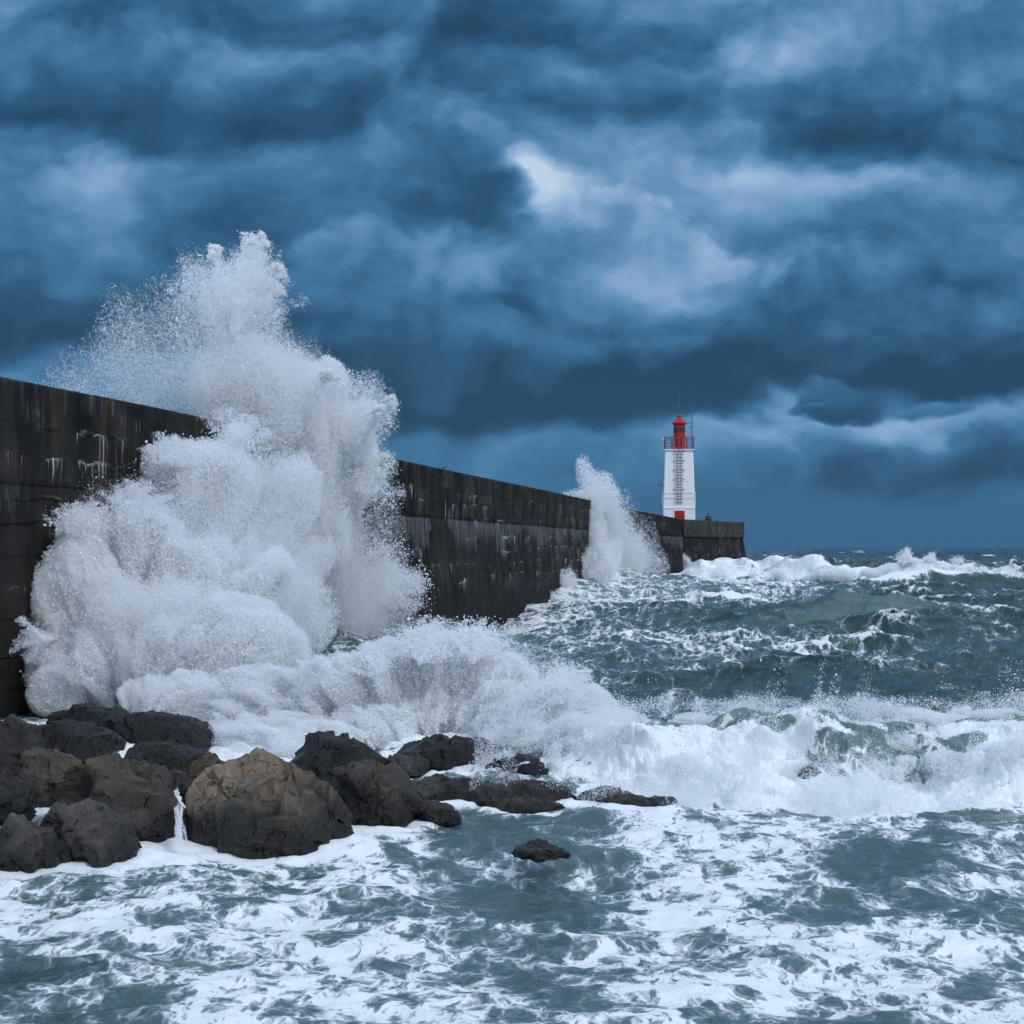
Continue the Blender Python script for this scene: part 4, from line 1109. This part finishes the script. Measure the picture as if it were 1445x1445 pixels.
def spray_object(name, chunks, label, cat, kids=3, mat=SPRAY, fine=1.0):
    big = [c for c in chunks if len(c) == 3]; chunks = [c for c in chunks if len(c) == 2]
    W = np.concatenate([c[0] for c in chunks]); R = np.concatenate([c[1] for c in chunks])
    wd = wall_dist(W[:, 0], W[:, 1])
    ok = (wd > 0.25) | (W[:, 2] > 6.25)
    W, R = W[ok], R[ok]
    # break every drop up into finer ones scattered round it
    j = W[:, 1] * (PX / F) * fine
    Ws = [W]; Rs = [R * 0.62]
    for k in range(kids):
        Ws.append(W + RNG.normal(size=W.shape) * j[:, None]); Rs.append(R * RNG.uniform(0.35, 0.62, len(R)))
    for c in big: Ws.append(c[0]); Rs.append(c[1])
    W = np.concatenate(Ws); R = np.concatenate(Rs)
    wd = wall_dist(W[:, 0], W[:, 1]); ok = (wd > 0.25) | (W[:, 2] > 6.25); W, R = W[ok], R[ok]
    me = bpy.data.meshes.new(name)
    me.vertices.add(len(W)); me.vertices.foreach_set('co', W.astype(np.float32).ravel())
    a = me.attributes.new('radius', 'FLOAT', 'POINT'); a.data.foreach_set('value', R.astype(np.float32))
    o = bpy.data.objects.new(name, me); COL.objects.link(o)
    for s in bpy.context.selected_objects: s.select_set(False)
    o.select_set(True); bpy.context.view_layer.objects.active = o
    bpy.ops.object.convert(target='POINTCLOUD')
    o = bpy.context.view_layer.objects.active
    o.data.materials.clear(); o.data.materials.append(mat)
    o.select_set(False)
    TOTAL[0] += len(W)
    return tag(o, label, cat, None, 'stuff')

def build_spray():
    # ---- the great plume thrown up the wall
    C = []
    pu = lambda *a, **k: C.append(puff(*a, **{'root': ROOT[0], 'stretch': 3.0, **k}))
    ROOT = [(470, 960)]
    # dense trunk, leaning from the foot right of the heap up to the crest
    pu(450, 800, 75, 150, 50, 2.0, 1.3, 0.3, 6)
    pu(400, 690, 105, 130, 47, 2.2, 5.0, 0.45, 10)
    pu(440, 600, 80, 90, 48, 1.8, 4.5, 0.5, 20)
    pu(360, 560, 90, 85, 45, 2.0, 2.2, 0.3, 15)
    pu(450, 545, 42, 40, 49, 1.2, 3.5, 0.6, 0)
    pu(480, 640, 48, 80, 50, 1.5, 4.0, 0.5, 12)
    pu(488, 790, 56, 130, 53, 1.6, 0.9, 0.2, 4)
    pu(508, 860, 46, 80, 55, 1.4, 0.9, 0.2, 0)
    pu(546, 818, 34, 30, 56, 1.2, 1.2, 0.25, 20)
    pu(330, 480, 80, 95, 45, 2.0, 1.1, 0.15, 20)
    pu(345, 400, 44, 70, 45, 1.5, 0.8, 0.15, -25)
    pu(300, 405, 56, 56, 44, 1.8, 0.6, 0.1, 30)
    # mist that the wind carries off to the left, over the wall
    pu(235, 430, 110, 62, 44, 2.5, 0.26, 0.0, 32, r_px=0.25)
    pu(220, 505, 150, 80, 43, 2.5, 0.32, 0.0, 20, r_px=0.25)
    pu(290, 560, 140, 70, 44, 2.5, 0.45, 0.0, 10, r_px=0.25)
    pu(330, 620, 130, 60, 41, 1.2, 0.25, 0.0, 0, r_px=0.25)
    pu(160, 550, 150, 60, 42, 2.5, 0.14, 0.0, 10, r_px=0.25)
    pu(500, 590, 60, 70, 52, 1.2, 0.6, 0.0, -30, r_px=0.25)
    pu(450, 740, 115, 190, 50, 2.5, 0.45, 0.0, 8, r_px=0.22)
    pu(430, 590, 110, 115, 47.5, 2.5, 0.9, 0.0, 12, r_px=0.22)
    pu(340, 440, 80, 90, 45, 2.0, 0.35, 0.0, 10, r_px=0.22)
    pu(470, 850, 110, 80, 52, 2.0, 0.4, 0.0, 0, r_px=0.22)
    pu(540, 840, 42, 70, 57, 1.6, 0.35, 0.0, 0, r_px=0.22)
    # torn tips at the upper right
    for (x, y, L, a) in ((340, 375, 60, 62), (352, 350, 34, 40), (370, 420, 40, 55), (300, 370, 36, 75), (455, 535, 26, 30), (440, 560, 60, 60), (525, 585, 50, 38), (505, 630, 90, 60), (545, 570, 22, 20), (385, 385, 26, 42)):
        C.append(jets(x, y, 46, 7, L, a, 9, 2.6, 0.5, 260, bend=-2))
    C.append(jets(335, 480, 45, 60, 165, 72, 11, 5, 0.3, 420, bend=-12))
    C.append(jets(480, 700, 50, 50, 110, 60, 16, 4, 0.45, 260))
    C.append(jets(540, 850, 55, 50, 80, 60, 26, 4, 0.42, 240))
    for (x, y, n_, L, a_) in ((350, 370, 20, 50, 65), (470, 545, 26, 50, 50), (530, 590, 14, 40, 40), (500, 690, 50, 70, 20), (560, 830, 50, 60, 20), (520, 780, 40, 70, 10)):
        C.append((*jets(x, y, 48, n_, L, a_, 34, 6, 0.42, 30), 1))
    spray_object('wave_plume', C, 'tallest white plume of spray leaping above the breakwater and drifting to one side', 'wave splash')
    # ---- lower burst on the rocks at the wall foot
    C = []; ROOT[0] = (210, 1040)
    pu(300, 700, 100, 75, 37, 1.5, 5.0, 0.62, -10, r_px=0.32)
    pu(240, 660, 55, 38, 36.5, 1.0, 3.5, 0.7, 20, r_px=0.32)
    pu(190, 790, 110, 80, 33.5, 1.4, 6.0, 0.7, -12, r_px=0.32, nscale=0.8)
    pu(110, 775, 52, 50, 33, 0.8, 4.5, 0.75, 0, r_px=0.32)
    pu(110, 850, 60, 90, 32, 1.0, 6.0, 0.72, 0, r_px=0.32, nscale=0.8)
    pu(270, 830, 140, 90, 33.5, 1.5, 6.0, 0.65, 0, r_px=0.32, nscale=0.7)
    pu(130, 950, 95, 62, 31, 1.2, 6.0, 0.75, -8, r_px=0.32, nscale=0.7)
    pu(85, 975, 42, 40, 30.7, 0.7, 5.0, 0.75, 0, r_px=0.32)
    pu(300, 930, 125, 85, 30, 1.4, 6.5, 0.72, 8, r_px=0.32, nscale=0.6)
    pu(245, 990, 75, 42, 28, 1.0, 6.0, 0.78, 0, r_px=0.32, nscale=0.6)
    pu(395, 700, 60, 80, 40, 1.2, 2.5, 0.5, 0, r_px=0.32)
    pu(230, 800, 180, 150, 34, 1.8, 0.7, 0.0, 0, r_px=0.22)
    pu(330, 780, 120, 150, 37, 1.8, 0.9, 0.0, 0, r_px=0.22)
    pu(380, 860, 90, 80, 38, 1.5, 2.2, 0.3, 0)
    pu(395, 790, 70, 80, 40, 1.2, 2.6, 0.4, 0)
    pu(200, 900, 160, 90, 31.5, 1.4, 3.0, 0.5, 0)
    C.append(jets(120, 760, 33, 60, 70, 88, 30, 3, 0.4, 220))
    C.append(jets(190, 730, 34, 60, 70, 80, 26, 3, 0.4, 220))
    C.append(jets(240, 660, 36, 50, 60, 85, 35, 3, 0.4, 220))
    C.append(jets(80, 900, 31, 40, 55, 170, 40, 3, 0.4, 200))
    C.append(jets(330, 640, 38, 60, 80, 70, 30, 4, 0.36, 260))
    for (x, y, n_, L, a_) in ((120, 755, 60, 60, 85), (190, 740, 70, 60, 85), (250, 655, 50, 55, 80), (75, 900, 40, 50, 150), (60, 960, 30, 40, 170), (320, 650, 40, 60, 60), (250, 1000, 60, 50, 270), (110, 1000, 40, 30, 270)):
        C.append((*jets(x, y, 32.5, n_, L, a_, 42, 7, 0.46, 26), 1))
    spray_object('rock_burst', C, 'broad billowing white burst of water where the wave hits rocks at the wall foot', 'wave splash', kids=2, fine=0.8)
    # ---- leaping middle of the near breaker
    C = []; ROOT[0] = (600, 1120)
    pu(390, 1000, 130, 60, 27, 1.0, 6.0, 0.75, 4, r_px=0.32, nscale=0.6)
    pu(480, 985, 80, 62, 26.5, 0.9, 6.0, 0.75, 10, r_px=0.32, nscale=0.6)
    pu(560, 965, 80, 62, 26.3, 0.8, 6.0, 0.75, 0, r_px=0.32, nscale=0.6)
    pu(625, 945, 70, 60, 26.3, 0.7, 5.5, 0.75, 0, r_px=0.32, nscale=0.6)
    pu(700, 965, 66, 46, 26, 0.7, 5.5, 0.78, -10, r_px=0.32, nscale=0.6)
    pu(560, 1020, 95, 36, 26, 0.7, 5.0, 0.7, 0, r_px=0.32, nscale=0.5)
    pu(660, 1010, 70, 40, 25.8, 0.6, 3.6, 0.65, 0, r_px=0.32, nscale=0.5)
    pu(450, 1050, 80, 30, 25, 0.8, 5.0, 0.75, 0, r_px=0.32, nscale=0.6)
    pu(520, 1035, 90, 40, 25.6, 0.7, 5.5, 0.7, 0, nscale=0.6)
    pu(610, 1000, 100, 50, 26.2, 0.7, 5.5, 0.7, 0, nscale=0.6)
    pu(380, 1045, 110, 38, 25.5, 0.8, 5.5, 0.7, 0, nscale=0.6)
    pu(730, 1005, 80, 46, 25.4, 0.7, 5.5, 0.7, 0, nscale=0.6)
    pu(640, 960, 160, 80, 26.2, 0.9, 1.0, 0.0, 0, r_px=0.22)
    pu(790, 1010, 85, 56, 25, 0.8, 6.0, 0.75, -14, r_px=0.32, nscale=0.6)
    pu(770, 1055, 70, 36, 24, 0.7, 5.0, 0.75, -10, r_px=0.32, nscale=0.6)
    pu(860, 1050, 80, 48, 23.6, 0.8, 5.5, 0.75, -8, r_px=0.32, nscale=0.6)
    C.append(jets(600, 930, 26.3, 120, 75, 85, 34, 2.5, 0.42, 110))
    C.append(jets(670, 930, 26.3, 90, 75, 80, 30, 2.5, 0.42, 110))
    C.append(jets(530, 950, 26.3, 50, 50, 95, 30, 2.5, 0.42, 110))
    C.append(jets(800, 985, 25, 90, 60, 70, 34, 2.5, 0.42, 110))
    C.append(jets(640, 1030, 25.8, 90, 50, 265, 40, 3, 0.42, 110))
    C.append(jets(250, 1010, 28, 60, 40, 265, 40, 3, 0.42, 110))
    for (x, y, n_, L, a_) in ((600, 925, 130, 70, 88), (670, 925, 120, 75, 80), (540, 945, 60, 50, 95), (780, 980, 90, 60, 70), (850, 1020, 60, 50, 70), (640, 1030, 90, 50, 270), (720, 1040, 60, 40, 270), (450, 1060, 50, 30, 250)):
        C.append((*jets(x, y, 26.0, n_, L, a_, 42, 7, 0.5, 22), 1))
    spray_object('breaker_burst', C, 'ragged white crest leaping up where the near breaker strikes hidden rocks', 'wave splash', kids=2, fine=0.8)
    # ---- foam of the long near breaker, tumbling to the right edge
    C = []; ROOT[0] = None
    rg = np.random.default_rng(77)
    for i in range(90):
        px = rg.uniform(900, 1600)
        f = rg.random()
        base = np.interp(px, [900, 1000, 1200, 1300, 1445, 1600], [1108, 1112, 1112, 1104, 1090, 1085])
        top = np.interp(px, [900, 1000, 1200, 1445, 1600], [1018, 1015, 1018, 1010, 1010])
        py = base - 14 + (top + 14 - base) * f ** 1.3
        D = 21.9 + 1.9 * f
        sz = rg.uniform(16, 40)
        if f > 0.6 and rg.random() < 0.45: continue
        pu(px, py, sz * 1.4, sz * 0.75, D, sz * 0.012, 4.5, 0.8, rg.uniform(-15, 15), r_px=0.32, nscale=0.7)
    n = 900000
    X = rg.uniform(-0.5, 10.0, n); Y = breaker_line(X) + rg.uniform(-4.2, 1.0, n)
    x, y, z, f, c, mk = sea_height(X, Y)
    pos = np.stack([x, y, z], 1)
    cl = fbm(pos * 2.4 + 3, 5, 0.6); cl2 = fbm(pos * 0.9 + 33, 3)
    keep = (rg.random(n) < sstep(0.47, 0.62, cl + 0.7 * (cl2 - 0.5))) & (f > 0.85)
    pos = pos[keep]; m_ = len(pos)
    lift = np.abs(rg.normal(size=m_)) * 0.16 * (0.2 + 2.2 * np.maximum(cl[keep] - 0.42, 0) / 0.2)
    pos[:, 2] += lift * 0.8; pos[:, 1] -= lift * 0.7
    C.append((pos, 0.34 * pos[:, 1] * PX / F * np.exp(rg.normal(size=m_) * 0.45)))
    for i in range(40):
        px = rg.uniform(880, 1600)
        pu(px, rg.uniform(990, 1012), rg.uniform(20, 55), rg.uniform(8, 20), 23.8, 0.5, rg.uniform(0.15, 0.5), 0.0, rg.uniform(-20, 20), r_px=0.3)
    spray_object('breaker_foam', C, 'tumbling white foam along the long low breaker reaching the right edge', 'wave foam', kids=1, fine=0.7)
    # ---- second splash, halfway along the wall
    C = []; ROOT[0] = (820, 880)
    pu(835, 765, 38, 64, 112, 2.5, 2.8, 0.45, 16, stretch=3.0)
    pu(822, 800, 50, 32, 108, 2.5, 3.4, 0.6, 10, stretch=2.5)
    pu(788, 822, 30, 26, 98, 1.6, 3.0, 0.6, 20)
    pu(775, 856, 16, 26, 93, 1.2, 2.4, 0.55, 10)
    pu(868, 775, 44, 60, 122, 3.0, 1.5, 0.25, 25, stretch=3.0)
    pu(850, 705, 30, 42, 115, 2.5, 1.2, 0.2, 16, stretch=3.0)
    pu(828, 672, 15, 30, 113, 1.5, 0.8, 0.15, 8, stretch=3.0)
    pu(890, 800, 50, 46, 130, 3.0, 0.6, 0.0, 20, r_px=0.22)
    pu(850, 760, 70, 80, 115, 3.0, 0.4, 0.0, 20, r_px=0.22)
    C.append(jets(830, 760, 112, 40, 110, 82, 9, 4, 0.32, 160))
    C.append(jets(815, 740, 111, 40, 60, 80, 16, 3, 0.45, 120))
    C.append(jets(770, 810, 97, 20, 26, 100, 30, 2, 0.45, 80))
    spray_object('wall_splash', C, 'smaller white splash rising over the breakwater halfway to the lighthouse', 'wave splash')
    # ---- foam and flying spray along the long crest off the pier head
    C = []; ROOT[0] = None
    pu(968, 806, 11, 24, 187, 1.2, 4.0, 0.6, 12)
    for i in range(60):
        px = rg.uniform(968, 1260); x = np.interp(px, [960, 1060, 1260], [19, 24, 32])
        py = np.interp(px, [965, 1060, 1200, 1260], [814, 815, 817, 811]) + rg.uniform(-7, 10)
        D = far_line(np.array([(px - CX) / F * 145.0]))[0] - rg.uniform(1, 5)
        pu(px, py, rg.uniform(6, 20), rg.uniform(4, 11), D, 1.2, 2.0, 0.35, rg.uniform(-10, 10), r_px=0.3)
    for i in range(26):
        px = rg.uniform(1225, 1390)
        py = np.interp(px, [1225, 1285, 1330, 1390], [814, 797, 803, 810]) + rg.uniform(-4, 6)
        pu(px, py, rg.uniform(7, 16), rg.uniform(4, 8), far_line(np.array([(px - CX) / F * 134.0]))[0] - 1.0, 0.8, 2.8, 0.45, rg.uniform(-20, 5), r_px=0.3)
    for px, py in ((1285, 792), (1320, 797), (1358, 800)):
        C.append(jets(px, py, 134, 30, 24, 140, 20, 3, 0.4, 80))
    for px, py, D in ((1300, 836, 109), (1292, 840, 109), (1415, 838, 115), (1435, 836, 115), (1390, 842, 115), (1205, 850, 111), (1300, 862, 84)):
        for k in range(3):
            pu(px + rg.uniform(-16, 16), py + rg.uniform(-3, 5), rg.uniform(8, 18), rg.uniform(3, 7), D, 0.6, 2.4, 0.5, rg.uniform(-15, 10), r_px=0.3)
    C.append(jets(1300, 836, 109, 20, 22, 110, 30, 2, 0.45, 60))
    spray_object('crest_foam', C, 'white foam and blown spray along the far wave crests right of the pier head', 'wave foam', kids=1, fine=0.8)
    # ---- water draining between the two largest boulders of the heap
    C = []; ROOT[0] = None
    for k in range(13):
        m = int(rg.uniform(260, 640)); u = rg.random(m) ** rg.uniform(0.7, 1.2) * rg.uniform(0.6, 1.0) + rg.uniform(0, 0.12)
        a0, a1, ph = rg.uniform(-6, 6), rg.uniform(-11, 11), rg.uniform(0, 6)
        xs = 253 + a0 * (1 - u) + a1 * u + 1.3 * np.sin(u * 7 + ph) + rg.normal(size=m) * rg.uniform(0.4, 1.3)
        ys = 1134 + 64 * u + rg.normal(size=m) * 1.2
        D = 17.65 - 0.45 * (ys - 1120) / 70 + rg.normal(size=m) * 0.02
        C.append((np.stack([(xs - CX) / F * D, D, CH - (ys - HY) / F * D], 1), 0.3 * D * PX / F * np.exp(rg.normal(size=m) * 0.4)))
    spray_object('trickle', C, 'white water trickling down between the large tan boulder and the broad brown one', 'water', kids=0)
    print('drops', TOTAL[0])
build_spray()
